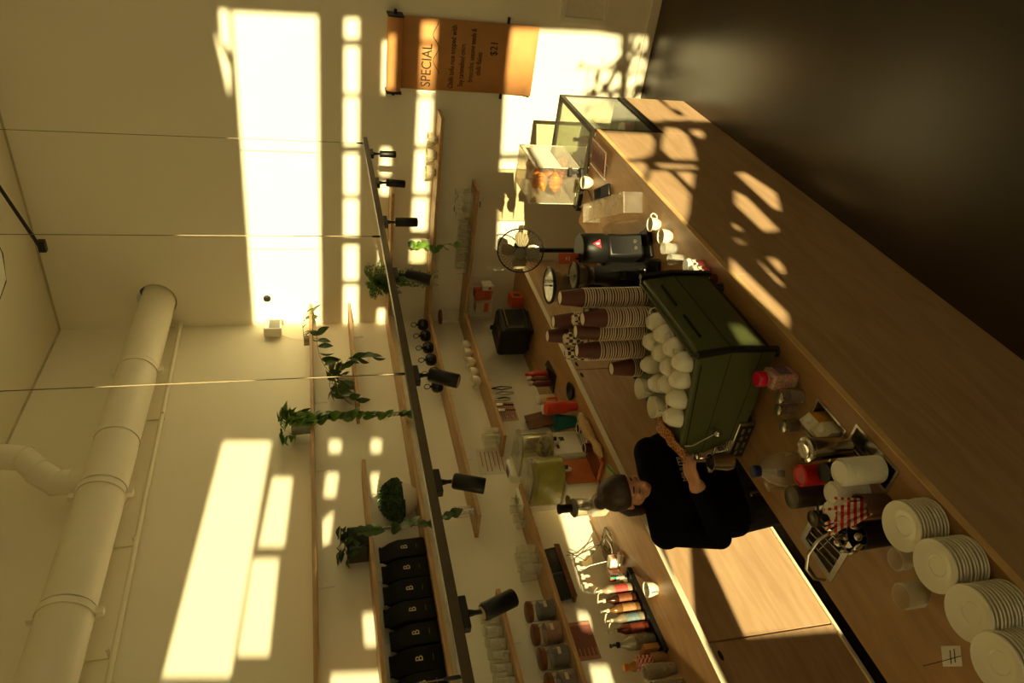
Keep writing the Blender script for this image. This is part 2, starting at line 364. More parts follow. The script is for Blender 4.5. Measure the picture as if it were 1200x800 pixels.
# ------------------------------------------------------------ bar
bar = thing('bar_counter', 'long plywood bar counter with a pale worktop, facing the open floor', 'counter', (0, 0, 0))
XI, XF = 1.89, 2.57; YA, YB, YC = -.80, -1.577, -5.32
seam2 = onx(890, 321, XF).y
for y0, y1, z1 in ((YA, YB, .50), (YB, seam2, .985), (seam2, YC, .985)):
    obj('front_panel', MB().box(XF-.02, y1+.0015, .0, XF, y0-.0015, z1), PLY, bar)
# worktop with cut-outs for the milk well, the small tray well and the rinse sink
SINK = [(1.965, -4.70), (1.965, -4.53), (2.165, -4.53), (2.165, -4.70)]
WELL = [(2.33, -4.46), (2.33, -4.29), (2.475, -4.29), (2.475, -4.46)]
TRAY = [(2.44, -4.72), (2.44, -4.50), (2.53, -4.50), (2.53, -4.72)]
top = holed([(XI, YC), (XF, YC), (XF, YB), (XI, YB)], [SINK, WELL, TRAY], lambda a, c: (a, c, BAR-.03), (0, 0, .03))
obj('worktop', top, PLYH, bar, smooth=0)
obj('worktop_edge', MB().box(XF, YC, BAR-.03, XF+.004, YB, BAR), mat('worktop edge band', (226, 188, 130), .4), bar)
ins = MB(); ins.box(XI+.06, YC+.02, 0, XI+.08, YA-.02, .95); ins.box(XI+.06, YC, 0, XF-.02, YC+.02, .97); ins.box(XI+.06, YA-.02, 0, XF-.02, YA, .49); ins.box(XI+.06, YB-.02, .0, XF-.02, YB, .97)
obj('carcass', ins, PLY, bar)
obj('case_plinth', MB().box(XI+.06, YB, .48, XF-.02, YA, .5), BLACK, bar)
# ------------------------------------------------------------ back counter
bk = thing('back_counter_top', 'long plywood back worktop with a white front edge along the wall', 'worktop')
obj('worktop', MB().box(.0, -6.2, BACK-.035, .716, -.0, BACK), PLYH, bk)
obj('front_edge', MB().box(.716, -6.2, BACK-.035, .722, -.0, BACK+.001), LAM, bk)
ys = [-.02, onx(700, 432, .70).y, -3.02, onx(900, 742, .70).y, -5.3]
words = ('in the far corner by the black cube', 'behind the takeaway cup stacks', 'behind the barista', 'beside the barista, past the sunlit one')
for k in range(4):
    cab = thing('base_cabinet', 'plywood base cabinet with a flush door, '+('in the far corner beneath the black cube oven', 'right of the finger holes behind the paper cups', 'brightly sunlit beside the person in black', 'with one finger hole, next to the sunlit door')[k], 'cabinet', (0, (ys[k]+ys[k+1])/2, 0))
    hw = (ys[k]-ys[k+1])/2
    obj('carcass', MB().box(.01, -hw+.001, .09, .68, hw-.001, BACK-.036), PLY, cab)
    d = obj('door', MB().box(.68, -hw+.006, .10, .70, hw-.006, BACK-.045), PLY, cab)
    hy = {0: -hw+.07, 1: hw-.07, 2: hw-.09, 3: hw-.08}[k]
    obj('finger_hole', MB().prism([(.03*math.cos(a)*1+hy, .84+.012*math.sin(a)) for a in [2*math.pi*i/16 for i in range(16)]], .7005, .7015, 'x'), mat('finger hole', (40, 28, 16), .8), d)
    obj('kick_plate', MB().box(.62, -hw, 0, .64, hw, .09), STEEL, cab)
    obj('light_strip', MB().box(.70, -hw, .082, .716, hw, .10), LAM, cab)
# ------------------------------------------------------------ wall shelves
SD = .235
SHELVES = []
def shelf(label, z, parts, brk):
    s = thing('wall_shelf', label, 'shelf', (0, 0, z))
    for (x0, y0, x1, y1) in parts: obj('board', MB().box(x0, y0, -.027, x1, y1, 0), SHELF, s, bevel=.0015, seg=1)
    for (wall, p) in brk:
        m_ = MB()
        if wall == 'L': m_.box(.001, p-.006, -.135, .006, p+.006, -.027).box(.001, p-.006, -.031, .2, p+.006, -.027)
        else: m_.box(p-.006, -.006, -.135, p+.006, -.001, -.027).box(p-.006, -.2, -.031, p+.006, -.001, -.027)
        obj('bracket', m_, WHITEP, s)
    return s
Z1, Z2, Z3, Z4, Z5 = 2.925, 2.565, 2.20, 1.815, 1.455
shelf('topmost long wooden wall shelf, holding the pothos in a striped pot', Z1, [(.001, -5.5, SD, -.001)], [('L', y) for y in (-.25, -1.2, -2.0, -3.05, -4.2)])
shelf('short wooden shelf in the corner holding a pale-leaved plant', Z2, [(.001, -1.5, SD, -.001)], [('L', y) for y in (-.25, -1.2)])
shelf('wooden shelf holding the dark square planter above the coffee bags', Z2, [(.001, -5.5, SD, -2.15)], [('L', y) for y in (-2.3, -3.05, -3.7)])
shelf('long wooden corner shelf holding black coffee bags and a round bush', Z3, [(.001, -5.5, SD, -.001), (SD, -SD, 1.48, -.001)], [('L', y) for y in (-1.2, -2.1, -3.05, -3.75)]+[('B', .6), ('B', 1.2)])
shelf('wooden corner shelf holding a row of black mugs', Z4, [(.001, -2.78, SD, -.001), (SD, -SD, 2.15, -.001)], [('L', y) for y in (-1.2, -2.0)]+[('B', .7), ('B', 1.9), ('B', 1.3)])
shelf('wooden corner shelf holding white cups and stacked glasses', Z5, [(.001, -2.0, SD, -.001), (SD, -SD, 1.53, -.001)], [('L', y) for y in (-1.0, -1.75)]+[('B', 1.35)])
shelf('low wooden shelf holding jars with wooden lids', Z5, [(.001, -5.5, SD, -2.52)], [('L', y) for y in (-2.75, -3.45, -4.2)])
shelf('wooden shelf holding a row of tumblers above the jars', Z4, [(.001, -5.5, SD, -3.38)], [('L', y) for y in (-3.62, -4.3)])
# pale LED profile under the front edge of the long shelf
led = tag(obj('led_profile', MB().box(SD-.03, -5.5, Z3-.062, SD-.002, -SD, Z3-.028), mat('pale aluminium', (170, 160, 138), .4, metal=.4)), 'pale aluminium light profile fixed under the long bag shelf', 'light profile')
# ------------------------------------------------------------ duct and conduit
duct = thing('round_duct', 'thick round white duct running along the upper wall into the corner', 'duct', (PX, 0, PZ))
cuts = [.1, -1.02, -1.86, -2.32, -3.22, -4.3, -6]
for a, b_ in zip(cuts, cuts[1:]):
    m_ = MB().shell([(PR, 0), (PR, a-b_-.015), (PR+.004, a-b_-.012), (PR+.004, a-b_)], 28, T(0, a, 0, rx=math.pi/2)); obj('duct_section', m_, PIPE, duct)
for y in (-1.05, -2.36, -3.25):
    m_ = MB().shell([(PR+.001, -.02), (PR+.008, -.02), (PR+.008, .02), (PR+.001, .02)], 28, T(0, y, 0, rx=math.pi/2))
    m_.box(-.02, y-.02, PR, .02, y+.02, PR+.045).box(-.02, y-.02, -PR-.045, .02, y+.02, -PR)
    obj('clamp', m_, PIPE, duct)
    obj('clamp_arm', MB().box(-PX, y-.012, -.015-PR*.2, -PR*.9, y+.012, .015-PR*.2), PIPE, duct)
br = [Vector((.0, -2.2, .06)), Vector((-.02, -2.2, .20)), Vector((-.02, -2.2, .30)), Vector((.02, -2.12, .42)), Vector((.05, -2.02, .52)), Vector((.06, -2.0, .65)), Vector((.06, -2.0, .86))]
obj('branch_duct', MB().tube(br, [.085]*7, 20), PIPE, duct)
for k in range(1, 6):
    t = (br[k+1]-br[k-1]).normalized(); q = t.to_track_quat('Z', 'Y').to_matrix().to_4x4(); q.translation = br[k]
    obj('branch_seam', MB().shell([(.085, -.004), (.089, -.004), (.089, .004), (.085, .004)], 20, q), PIPE, duct)
con = thing('conduit', 'thin white conduit pipe running along the wall beneath the duct', 'pipe', (0, 0, 0))
obj('pipe', MB().tube([(.05, -.002, 4.075), (.05, -6, 3.97)], .017, 10), PIPE, con)
for y in (-1.3, -2.55, -3.35): obj('bracket', MB().box(.002, y-.012, 4.04, .09, y+.012, 4.052).box(.002, y-.012, 4.052, .01, y+.012, 4.17), PIPE, con)
# ------------------------------------------------------------ track rail and spots
RX, RZ = 2.0046, 2.44
rail = thing('track_rail', 'long dark lighting track hung on thin cables over the bar', 'track', (RX, 0, RZ))
ye = onx(428, 163, RX).y
obj('rail', MB().box(-.018, -6, -.018, .018, ye, .018), mat('bronze anodised track', (70, 60, 44), .4, metal=.6), rail)
for y in (onx(430, 168, RX).y, onx(440, 277, RX).y, onx(470, 438, RX).y, -4.9):
    obj('suspension_cable', MB().tube([(0, y, .018), (0, y, H-RZ)], .0022, 6), mat('steel cable', (120, 108, 84), .5, metal=.5), rail)
    obj('cable_gripper', MB().lathe([(.006, .018), (.007, .03), (.006, .06), (.003, .07)], 8, T(0, y, 0)), BLACKM, rail)
def spot(px, py, ang, tilt, L=.15, r=.034, label='', lens=True):
    y = onx(px, py, RX).y
    s = thing('spotlight', label, 'spotlight', (RX, y, RZ-.018), 0, 'spotlights on the hanging track')
    obj('adapter', MB().box(-.017, -.06, -.026, .017, .06, 0), BLACKM, s, bevel=.004)
    obj('arm', MB().tube([(0, 0, -.024), (0, 0, -.05), (0, 0, -.085)], [.014, .008, .008], 10), BLACKM, s)
    M = T(0, 0, -.085) @ Matrix.Rotation(ang, 4, 'Z') @ Matrix.Rotation(tilt, 4, 'Y')
    obj('lamp_head', MB().lathe([(r*.86, .012), (r, .004), (r, -L+.004), (r*.92, -L)], 20, M), BLACKM, s)
    obj('lens', MB().lathe([(r*.7, .0125), (r*.7, .0145)], 20, M) if not lens else MB().lathe([(r*.8, -L-.001), (r*.8, -L-.003)], 20, M), mat('lamp glass', (196, 176, 140), .2), s)
spot(436, 180, 0, R(0), .11, .025, 'black cylinder spotlight nearest the far end of the hanging track')
spot(447, 214, 0, R(3), .12, .027, 'black cylinder spotlight second from the far end, straight down, rim lit pale', True)
spot(452, 260, 0, R(0), .13, .03, 'black cylinder spotlight hanging straight down in front of the trailing vine shelf')
spot(458, 322, R(90), R(28), .135, .033, 'black spotlight tilted in front of the bushy fern')
spot(487, 440, R(90), R(26), .13, .034, 'black spotlight tilted above the black mug row')
spot(505, 566, R(90), R(20), .115, .032, 'black spotlight in front of the round bush, tilted slightly', False)
spot(538, 720, R(90), R(-20), .112, .031, 'largest-looking black spotlight, tilted, in front of the tumbler shelf', False)
tr2 = thing('ceiling_track', 'black lighting track fixed beneath the ceiling, ending in a small box', 'track', (0, 0, 0))
pe = ony(46, 288, -.45); xx = pe.x; zz = pe.z
q2 = ony(0, 221, -.45)
obj('rail', MB().tube([pe, pe+Vector((2.5, -.35, (H-.1-pe.z)*.4))] if False else [pe, ony(-60, 132, -.45)], .014, 8), BLACKM, tr2)
obj('end_box', MB().cbox((xx, -.45, zz-.02), (.09, .05, .05)), BLACK, tr2)
dl = thing('ceiling_panel', 'pale ceiling light panel with a dark edge above the corner', 'ceiling panel', (0, 0, H))
a_ = onz(2, 297, H-.02); b_ = onz(6, 330, H-.02); c_ = onz(-2, 352, H-.02)
obj('frame', MB().prism([(a_.x, a_.y), (b_.x, b_.y), (c_.x, c_.y), (c_.x+.7, c_.y-.8), (a_.x+.9, a_.y-.25)], -.03, 0), BLACKM, dl)
obj('diffuser', MB().prism([(a_.x+.02, a_.y-.03), (b_.x+.025, b_.y-.005), (c_.x+.02, c_.y+.0), (c_.x+.7, c_.y-.78), (a_.x+.9, a_.y-.27)], -.034, -.03), mat('diffuser', (250, 247, 238), .5), dl)
# small wall devices
p = onx(320, 388, .04)
sp = thing('wall_sensor', 'small white square box with a grey face fixed high in the corner', 'sensor', (0, p.y, p.z))
obj('bracket', MB().box(0, -.02, -.07, .02, .02, .03), WHITEP, sp)
obj('housing', MB().box(.02, -.07, -.08, .12, .07, .08), WHITEP, sp, bevel=.008)
obj('face', MB().box(.121, -.06, -.065, .123, .06, .03), GREY, sp)
obj('cable', MB().tube([(.02, -.03, -.06), (.012, -.09, -.16), (.01, -.12, -.28), (.01, -.1, -.36)], .003, 6), WHITEP, sp)
p = ony(313, 348, 0)
s2 = thing('thermostat', 'tiny dark round sensor on the sunlit white wall', 'sensor', (p.x, 0, p.z))
obj('ring', MB().lathe([(.05, 0), (.05, .015), (.042, .02)], 18, T(rx=math.pi/2)), WHITEP, s2)
obj('eye', MB().lathe([(.034, .016), (.032, .034), (.014, .042)], 18, T(rx=math.pi/2)), BLACK, s2)
p = ony(560, 239, 0); ws = thing('wall_switch', 'small white switch plate with a dark slot under the far-wall glass shelf', 'switch', (p.x, 0, p.z))
obj('plate', MB().box(-.06, -.008, -.04, .06, 0, .04), WHITEP, ws, bevel=.002); obj('slot', MB().box(-.03, -.010, -.022, .03, -.0082, -.012), BLACK, ws)
p = ony(683, 27, 0)+Vector((.22, 0, 0))
fr = thing('wall_frame', 'white framed panel low on the wall beyond the menu', 'frame', (p.x, 0, p.z))
obj('backing', MB().box(-.20, -.012, -.19, .22, 0, .19), PAPER, fr)
obj('frame', MB().box(-.22, -.03, -.21, -.18, 0, .21).box(-.18, -.03, -.21, .24, 0, -.17).box(-.18, -.03, .17, .24, 0, .21).box(.2, -.03, -.17, .24, 0, .17), WHITEP, fr)
# ============================================================ crockery builders
def cup_mesh(r=.042, h=.062, rb=.024):
    return MB().shell([(0.0001, .003), (rb*.9, 0), (rb, .001), (r*.86, h*.35), (r*.97, h*.7), (r, h), (r-.003, h), (r*.9, h*.65), (r*.78, h*.35), (rb*.7, .008), (.0001, .007)], 24)
def handle_mesh(r, h):
    P = [(r*.93, 0, h*.82), (r*1.25, 0, h*.88), (r*1.52, 0, h*.66), (r*1.42, 0, h*.42), (r*1.12, 0, h*.26), (r*.82, 0, h*.28)]
    return MB().tube(P, [.0045, .004, .004, .004, .004, .0045], 8)
def cup(label, loc, rz=0, r=.042, h=.062, group=None, material=CHINA, rot=None, name='coffee_cup', cat='cup'):
    c = thing(name, label, cat, loc, rz, group, rot)
    obj('body', cup_mesh(r, h), material, c); obj('handle', handle_mesh(r, h), material, c); return c
def tumbler_mesh(r=.034, h=.11, rb=.028, t=.0025):
    return MB().shell([(.0001, 0), (rb, 0), (r, h), (r-t, h), (rb-t, .008), (.0001, .008)], 20)
# ============================================================ display case
dc = thing('display_case', 'glass refrigerated display case with dark metal frame at the bar end', 'display case', (0, 0, .5))
y0, y1, x0, x1, zt = YB+.012, YA, 1.97, XF-.004, .53
fm = mat('dark bronze frame', (58, 50, 38), .4, metal=.5)
f_ = MB()
for xx in (x0, x1-.022):
    for yy in (y0, y1-.022): f_.box(xx, yy, .075, xx+.022, yy+.022, zt-.03)
obj('post', f_, fm, dc)
obj('base_frame', MB().box(x0, y0, 0, x1, y1, .075), BLACK, dc); obj('base_trim', MB().box(x1, y0, .045, x1+.004, y1, .06), fm, dc)
obj('top_frame', MB().box(x0, y0, zt-.03, x1, y0+.02, zt).box(x0, y1-.02, zt-.03, x1, y1, zt).box(x0, y0+.02, zt-.03, x0+.02, y1-.02, zt).box(x1-.03, y0+.02, zt-.03, x1, y1-.02, zt), fm, dc)
cg = clear('case glass', (250, 252, 244), .05)
obj('front_glass', MB().box(x1-.008, y0+.022, .075, x1-.004, y1-.022, zt-.03), cg, dc)
obj('end_glass', MB().box(x0+.022, y1-.008, .075, x1-.022, y1-.004, zt-.03), cg, dc)
obj('top_glass', MB().box(x0+.02, y0+.02, zt-.008, x1-.03, y1-.02, zt-.004), cg, dc)
obj('rear_door', MB().box(x0+.002, y0+.02, .075, x0+.008, y1-.02, zt-.03), cg, dc)
obj('inner_shelf', MB().box(x0+.03, y0+.03, .25, x1-.16, y1-.03, .256), cg, dc)
cols = ((176, 36, 40), (206, 120, 40), (120, 84, 46), (60, 80, 50), (190, 60, 60), (214, 150, 70), (150, 60, 40))
wds = ('red', 'orange', 'brown', 'dark green', 'bright red', 'amber', 'russet')
for k in range(7):
    low = k < 4
    bx_ = x0+.12+.13*(k % 4); by_ = y0+.14+.17*(k % 4) if low else y0+.18+.2*(k-4)
    if low:
        it = thing('cake_box', wds[k]+' packaged cake on the floor of the display case', 'packaged food', ((x1-.13, x0+.14, x0+.30, x0+.2)[k], (y0+.40, y0+.12, y0+.25, y0+.6)[k], .5755))
        obj('tub', MB().lathe([(.05, 0), (.058, .05), (.058, .055)], 16), mat('food '+wds[k], cols[k], .5), it); obj('lid', MB().lathe([(.06, .055), (.06, .062), (.05, .068)], 16), WHITEP, it)
    else:
        it = thing('juice_bottle', wds[k]+' drink bottle on the glass shelf of the display case', 'bottle', (x0+.12+.1*(k-4), by_, .757))
        obj('bottle', MB().lathe([(.028, 0), (.03, .02), (.03, .1), (.014, .13), (.014, .15)], 16), mat('drink '+wds[k], cols[k], .2), it); obj('cap', MB().lathe([(.016, .15), (.016, .17)], 14), BLACK, it)
# ============================================================ acrylic pastry case
A_ = (2.0, -1.50); zc = 1.031
pc = thing('pastry_case', 'clear acrylic pastry box with a white card, standing on the display case', 'pastry case', (2.13, -1.29, zc))
hx, hy, hz, t_ = .135, .215, .335, .005
obj('side_panel', MB().box(-hx, -hy, 0, -hx+t_, hy, hz), ACRYL, pc); obj('side_panel', MB().box(hx-t_, -hy, 0, hx, hy, hz), ACRYL, pc)
obj('end_panel', MB().box(-hx+t_, -hy, 0, hx-t_, -hy+t_, hz), ACRYL, pc); obj('end_panel', MB().box(-hx+t_, hy-t_, 0, hx-t_, hy, hz), ACRYL, pc)
obj('lid', MB().box(-hx, -hy, hz, hx, hy, hz+.005), ACRYL, pc)
for zz in (.004, .115, .225): obj('tier', MB().box(-hx+t_, -hy+t_, zz, hx-t_, hy-t_, zz+.005), ACRYL, pc)
obj('card', MB().box(hx+.001, -hy+.01, .14, hx+.003, hy-.06, .31), PAPER, pc)
ed = MB()
for sx in (-1, 1):
    for sy in (-1, 1): ed.tube([(sx*(hx-.001), sy*(hy-.001), 0), (sx*(hx-.001), sy*(hy-.001), hz)], .0028, 6)
for zz in (0.003, hz+.002): ed.tube([(-hx, -hy, zz), (hx, -hy, zz), (hx, hy, zz), (-hx, hy, zz)], .0028, 6, closed=True)
obj('polished_edge', ed, mat('polished acrylic edge', (220, 214, 196), .2), pc)
CRO = mat('baked croissant', (206, 128, 48), .45, var=.45, scale=26, bump=.4, bscale=40)
def croissant(label, loc, rz, s=1, dark=False):
    mb = MB(); n = 25; P = []; rr = []
    for i in range(n):
        t = i/(n-1)*2-1; a = t*1.05
        P.append((.085*math.sin(a)*s, .06*(1-math.cos(a))*s*1.3, .034*s*(1-abs(t)**1.5*.5)))
        rr.append(max(.006, (.040*(1-abs(t)**1.7)+.006)*(1+.09*math.cos(i*math.pi*.75)))*s)
    mb.tube(P, rr, 12)
    return tag(obj('croissant', mb, CRO if not dark else mat('dark pastry', (140, 70, 30), .5, var=.4, scale=30, bump=.4), loc=loc, rot=(0, 0, rz)), label, 'pastry', 'pastries in the acrylic case')
for k, (dx, dy, z, rz, lb) in enumerate([(.02, -.13, .230, 1.2, 'golden croissant on the top tier, at the near end'), (-.02, .0, .230, .6, 'golden croissant on the top tier, in the middle'), (.03, .12, .230, 2.0, 'golden croissant on the top tier, at the far end'),
        (.0, -.12, .120, .4, 'golden croissant on the middle tier, at the near end'), (.02, .03, .120, 1.6, 'golden croissant on the middle tier, beside the near one')]):
    croissant(lb, (2.13+dx, -1.29+dy-.03, zc+z), rz, .95)
for k, (dx, dy) in enumerate([(.06, .13), (-.04, .14)]): croissant('dark brown pastry on the bottom tier '+('by the customer side' if k == 0 else 'by the barista side'), (2.13+dx, -1.29+dy-.05, zc+.010), 1.2, .8, True)
# ============================================================ things at the far end of the bar
p = onz(694, 214, BAR); c = cup('white cup printed with red hearts beside the pastry box', at(p, BAR), 2.6, .045, .07)
for k in range(2):
    obj('red_print', MB().prism([(-.011, .006), (-.006, .012), (0, .007), (.006, .012), (.011, .006), (0, -.010)], 0, .0012, M=Matrix.Rotation(-1.55+k*.5, 4, 'Z') @ T(.0425, 0, .045) @ Matrix.Rotation(R(90), 4, 'Z') @ Matrix.Rotation(R(78), 4, 'X')), RED, c)
p = onz(712, 226, BAR); cr = thing('card_reader', 'small black card payment terminal on the bar', 'card reader', at(p, BAR), R(40))
obj('stand', MB().box(-.035, -.04, 0, .035, .04, .02), BLACK, cr, bevel=.005); obj('terminal', MB().box(-.04, -.075, .02, .04, .075, .045, T(rx=R(18), z=.01)), BLACK, cr, bevel=.008)
obj('screen', MB().box(-.03, .0, .0455, .03, .06, .0465, T(rx=R(18), z=.01)), mat('dark screen', (14, 18, 22), .1), cr)
p = onz(686, 199, BAR+.0); pr = thing('receipt_printer', 'small black gadget between the pastry box and the heart cup', 'gadget', (p.x-.02, p.y-.0, BAR), R(20))
obj('body', MB().box(-.03, -.045, 0, .03, .045, .05), BLACK, pr, bevel=.008); obj('arm', MB().box(-.008, -.01, .05, .008, .01, .10), BLACK, pr); obj('head', MB().box(-.03, -.02, .10, .03, .02, .125), BLACK, pr, bevel=.004)
sg = thing('counter_sign', 'flat printed menu under a clear acrylic sleeve near the bar end', 'sign', (2.44, -1.757, BAR), 0)
obj('card', MB().box(-.085, -.135, .010, .085, .135, .012, T(ry=R(-8), z=.012)), mat('pink-brown printed card', (170, 120, 100), .6, var=.2, scale=60), sg)
obj('sleeve', MB().box(-.092, -.142, .006, .092, .142, .0095, T(ry=R(-8), z=.012)), ACRYL, sg); obj('foot', MB().box(-.09, -.14, 0, .0, .14, .006).box(-.09, -.14, .006, -.085, .14, .018), ACRYL, sg)
lines = MB()
for k in range(13): lines.box(-.06, -.12+.019*k, .0135, .06-.03*(k % 3 == 1), -.114+.019*k, .0139, T(ry=R(-8), z=.012))
obj('print_line', lines, mat('print ink', (92, 50, 44), .7), sg)['kind'] = 'stuff'
p = onz(697, 243, BAR); wc = thing('webcam', 'small silver ball webcam on a black cable', 'webcam', at(p, BAR))
obj('base', MB().lathe([(.03, 0), (.03, .008), (.012, .014)], 16), BLACK, wc); obj('ball', MB().ball((0, 0, .036), .026, 14, 10), STEEL, wc)
obj('cable', MB().tube([(0, .02, .01), (.03, .08, .006), (.05, .16, .006), (.02, .26, .006)], .003, 6), BLACK, wc)
rs = thing('acrylic_riser', 'long clear acrylic riser stand on the bar', 'stand', (2.29, -2.2, BAR), R(31))
obj('plate', MB().box(-.06, -.33, .115, .06, .33, .121), clear('frosted acrylic', (255, 246, 226), .22), rs); obj('leg', MB().box(-.06, -.33, 0, .06, -.324, .115), ACRYL, rs); obj('leg', MB().box(-.06, .324, 0, .06, .33, .115), ACRYL, rs)
p = onz(773, 263, BAR); cup('small white cup with its mouth sunlit, by the acrylic riser', at(p, BAR), .6, .04, .06)
p = onz(787, 277, BAR); cup('small white cup beside the two clear glasses', at(p, BAR), -1.0, .042, .065)
for k, (px, py) in enumerate([(792, 291), (800, 304)]):
    p = onz(px, py, BAR); tag(obj('water_glass', tumbler_mesh(.032, .075, .026), GLASS, loc=at(p, BAR)), 'small clear glass '+('next to the white cup' if k == 0 else 'next to the lidded paper cups'), 'glass')
CHK = checker('brown check print', (228, 216, 196), (78, 40, 34), 55); BRN = mat('brown paper cup', (92, 46, 36), .55, var=.08)
RIM = mat('paper cup rim', (226, 212, 192), .5, var=.04)
for k, (px, py) in enumerate([(824, 311), (831, 319), (838, 327)]):
    p = onz(px, py, BAR); c = thing('lidded_paper_cup', 'small checked paper cup with a white lid, '+('at the far end of three', 'middle of three', 'against the green machine')[k], 'paper cup', at(p, BAR), 0, 'lidded cups by the machine')
    obj('sleeve', MB().shell([(.0001, 0), (.026, 0), (.031, .045)], 18), mat('dark red cup', (86, 24, 20), .5), c); obj('band', MB().shell([(.0312, .045), (.035, .08)], 18), CHK, c); obj('lid', MB().lathe([(.037, .08), (.037, .087), (.032, .092), (.03, .097)], 20), WHITEP, c)
# ============================================================ pedestal fan behind the bar
fy = -.78; fp = ony(610, 293, fy)
fan = thing('pedestal_fan', 'black pedestal fan with a round wire cage standing behind the bar', 'fan', (fp.x, fy, 0))
hd = (CAM-fp); az = math.atan2(hd.y, hd.x)
HM = T(0, 0, fp.z, rz=az-.35) @ T(ry=R(90)) @ T(ry=R(-16))   # local +z points to the viewer
cg_ = MB(); Rr = .195
for k in range(36):
    a = 2*math.pi*k/36; ca, sa = math.cos(a), math.sin(a)
    cg_.tube([(.05*ca, .05*sa, .085), (.13*ca, .13*sa, .08), (Rr*ca, Rr*sa, .02)], .0012, 4, M=HM, caps=False)
    cg_.tube([(.05*ca, .05*sa, -.06), (.13*ca, .13*sa, -.05), (Rr*ca, Rr*sa, .02)], .0012, 4, M=HM, caps=False)
obj('cage_wire', cg_, BLACKM, fan)['kind'] = 'stuff'
obj('cage_ring', MB().tube([(Rr*math.cos(2*math.pi*k/40), Rr*math.sin(2*math.pi*k/40), .02) for k in range(40)], .006, 6, closed=True, M=HM), BLACKM, fan)
obj('hub_badge', MB().lathe([(.05, .082), (.045, .09), (.02, .094)], 20, HM), GREY, fan)
for k in range(4):
    B = MB(); a0 = k*math.pi/2; vs = []; n = 7
    for i in range(n):
        rr = .03+.135*i/(n-1); wd = .35+.5*math.sin(math.pi*min(1, .25+i/(n-1)*.75))
        for s_, dz in ((-1, .02), (0, .0), (1, -.02)): vs.append((rr*math.cos(a0+s_*wd*.75), rr*math.sin(a0+s_*wd*.75), .025+dz))
    fs = []
    for i in range(n-1):
        for j in range(2): fs.append((i*3+j, i*3+j+1, i*3+j+4, i*3+j+3))
    obj('blade', B.add(vs, fs, HM), mat('smoky fan blade', (150, 140, 112), .3), fan)
obj('motor', MB().lathe([(.03, .03), (.055, -.02), (.06, -.1), (.04, -.15), (.01, -.155)], 18, HM), BLACKM, fan)
obj('pole', MB().tube([(0, 0, .03), (0, 0, .62)], .013, 12), STEEL, fan); obj('neck', MB().tube([(0, 0, .60), (0, 0, fp.z-.06)], .02, 12), BLACK, fan)
obj('base', MB().lathe([(.2, 0), (.2, .012), (.06, .035), (.02, .05)], 28), BLACK, fan)
# ============================================================ grinders
def grinder(label, p, rz, hop, body_h, kind):
    g = thing('coffee_grinder', label, 'coffee grinder', (p[0], p[1], BAR), rz)
    obj('base', MB().box(-.1, -.09, 0, .12, .09, .03), BLACK, g, bevel=.01)
    if kind == 'drum':
        obj('column', MB().prism([(-.09, .03), (.07, .03), (.05, .16), (.06, body_h*.62), (-.085, body_h*.62)], -.07, .07, 'y'), BLACK, g, bevel=.018)
        for k in range(2): obj('button', MB().lathe([(.011, 0), (.011, .006)], 14, T(.064-.004*k, -.02+.04*k, .085, ry=R(80))), STEEL, g)
        obj('drum', MB().lathe([(.082, body_h*.62), (.086, body_h*.64), (.086, body_h-.01), (.08, body_h), (.03, body_h+.001)], 28, T(-.01)), BLACK, g)
        sg_ = obj('warning_triangle', MB().prism([(-.024, -.018), (.024, -.018), (0, .026)], .0, .002, 'x', T(.0765, 0, body_h*.80)), mat('lit red sign', (255, 40, 46), .4, emit=1.2), g)
        obj('triangle_print', MB().prism([(-.005, -.010), (.005, -.010), (.004, .008), (-.004, .008)], .002, .0028, 'x', T(.0765, 0, body_h*.80)), mat('pale sign print', (255, 214, 206), .4, emit=1.0), sg_)
    else:
        obj('body', MB().lathe([(.07, .03), (.072, body_h*.5), (.075, body_h*.72), (.055, body_h*.8), (.05, body_h)], 24), BLACK, g)
        obj('spout', MB().box(.06, -.025, body_h*.42, .13, .025, body_h*.62), BLACK, g, bevel=.008)
        obj('fork', MB().tube([(.07, -.03, body_h*.32), (.14, -.03, body_h*.3), (.14, .03, body_h*.3), (.07, .03, body_h*.32)], .006, 6), STEEL, g)
        r = hop
        obj('hopper', MB().shell([(.045, body_h), (.05, body_h+.02), (r*.9, body_h+r*1.1), (r, body_h+r*1.5), (r-.003, body_h+r*1.5), (r*.87, body_h+r*1.1), (.047, body_h+.02)], 28), clear('smoky hopper', (226, 216, 190), .12), g)
        obj('beans', MB().lathe([(.044, body_h+.004), (.048, body_h+.02), (.07, body_h+.05), (.02, body_h+.058)], 20), mat('coffee beans', (44, 24, 12), .5, var=.5, scale=120, bump=1, bscale=160), g)
        obj('hopper_rim', MB().lathe([(r+.003, body_h+r*1.5-.012), (r+.004, body_h+r*1.5), (r-.006, body_h+r*1.5+.004), (r-.006, body_h+r*1.5-.01)], 28), BLACK, g)
        obj('hopper_lid', MB().lathe([(r-.007, body_h+r*1.5-.006), (r-.007, body_h+r*1.5-.002)], 28), clear('grey lid', (196, 190, 170), .5), g)
        obj('lid_handle', MB().box(-r*.6, -.005, body_h+r*1.5-.002, r*.6, .005, body_h+r*1.5+.012), BLACK, g)
    return g
p = onz(762, 287, BAR); grinder('black drum grinder with a glowing red triangle', (p.x-.05, p.y+.06), R(-45), 0, .40, 'drum')
g2 = onz(752, 330, BAR); grinder('black grinder with the largest clear cone hopper', (1.99, -2.62), R(-60), .105, .38, 'hop')
grinder('black grinder with a smaller clear hopper and an orange tag', (2.16, -2.80), R(-60), .075, .36, 'hop')
grinder('black grinder with the lowest clear hopper, behind the tallest cup stack', (2.0, -2.985), R(-60), .062, .33, 'hop')
tg = thing('paper_tag', 'rust-red paper tag propped on the grinder', 'tag', (2.19, -2.66, 1.40), R(-60))
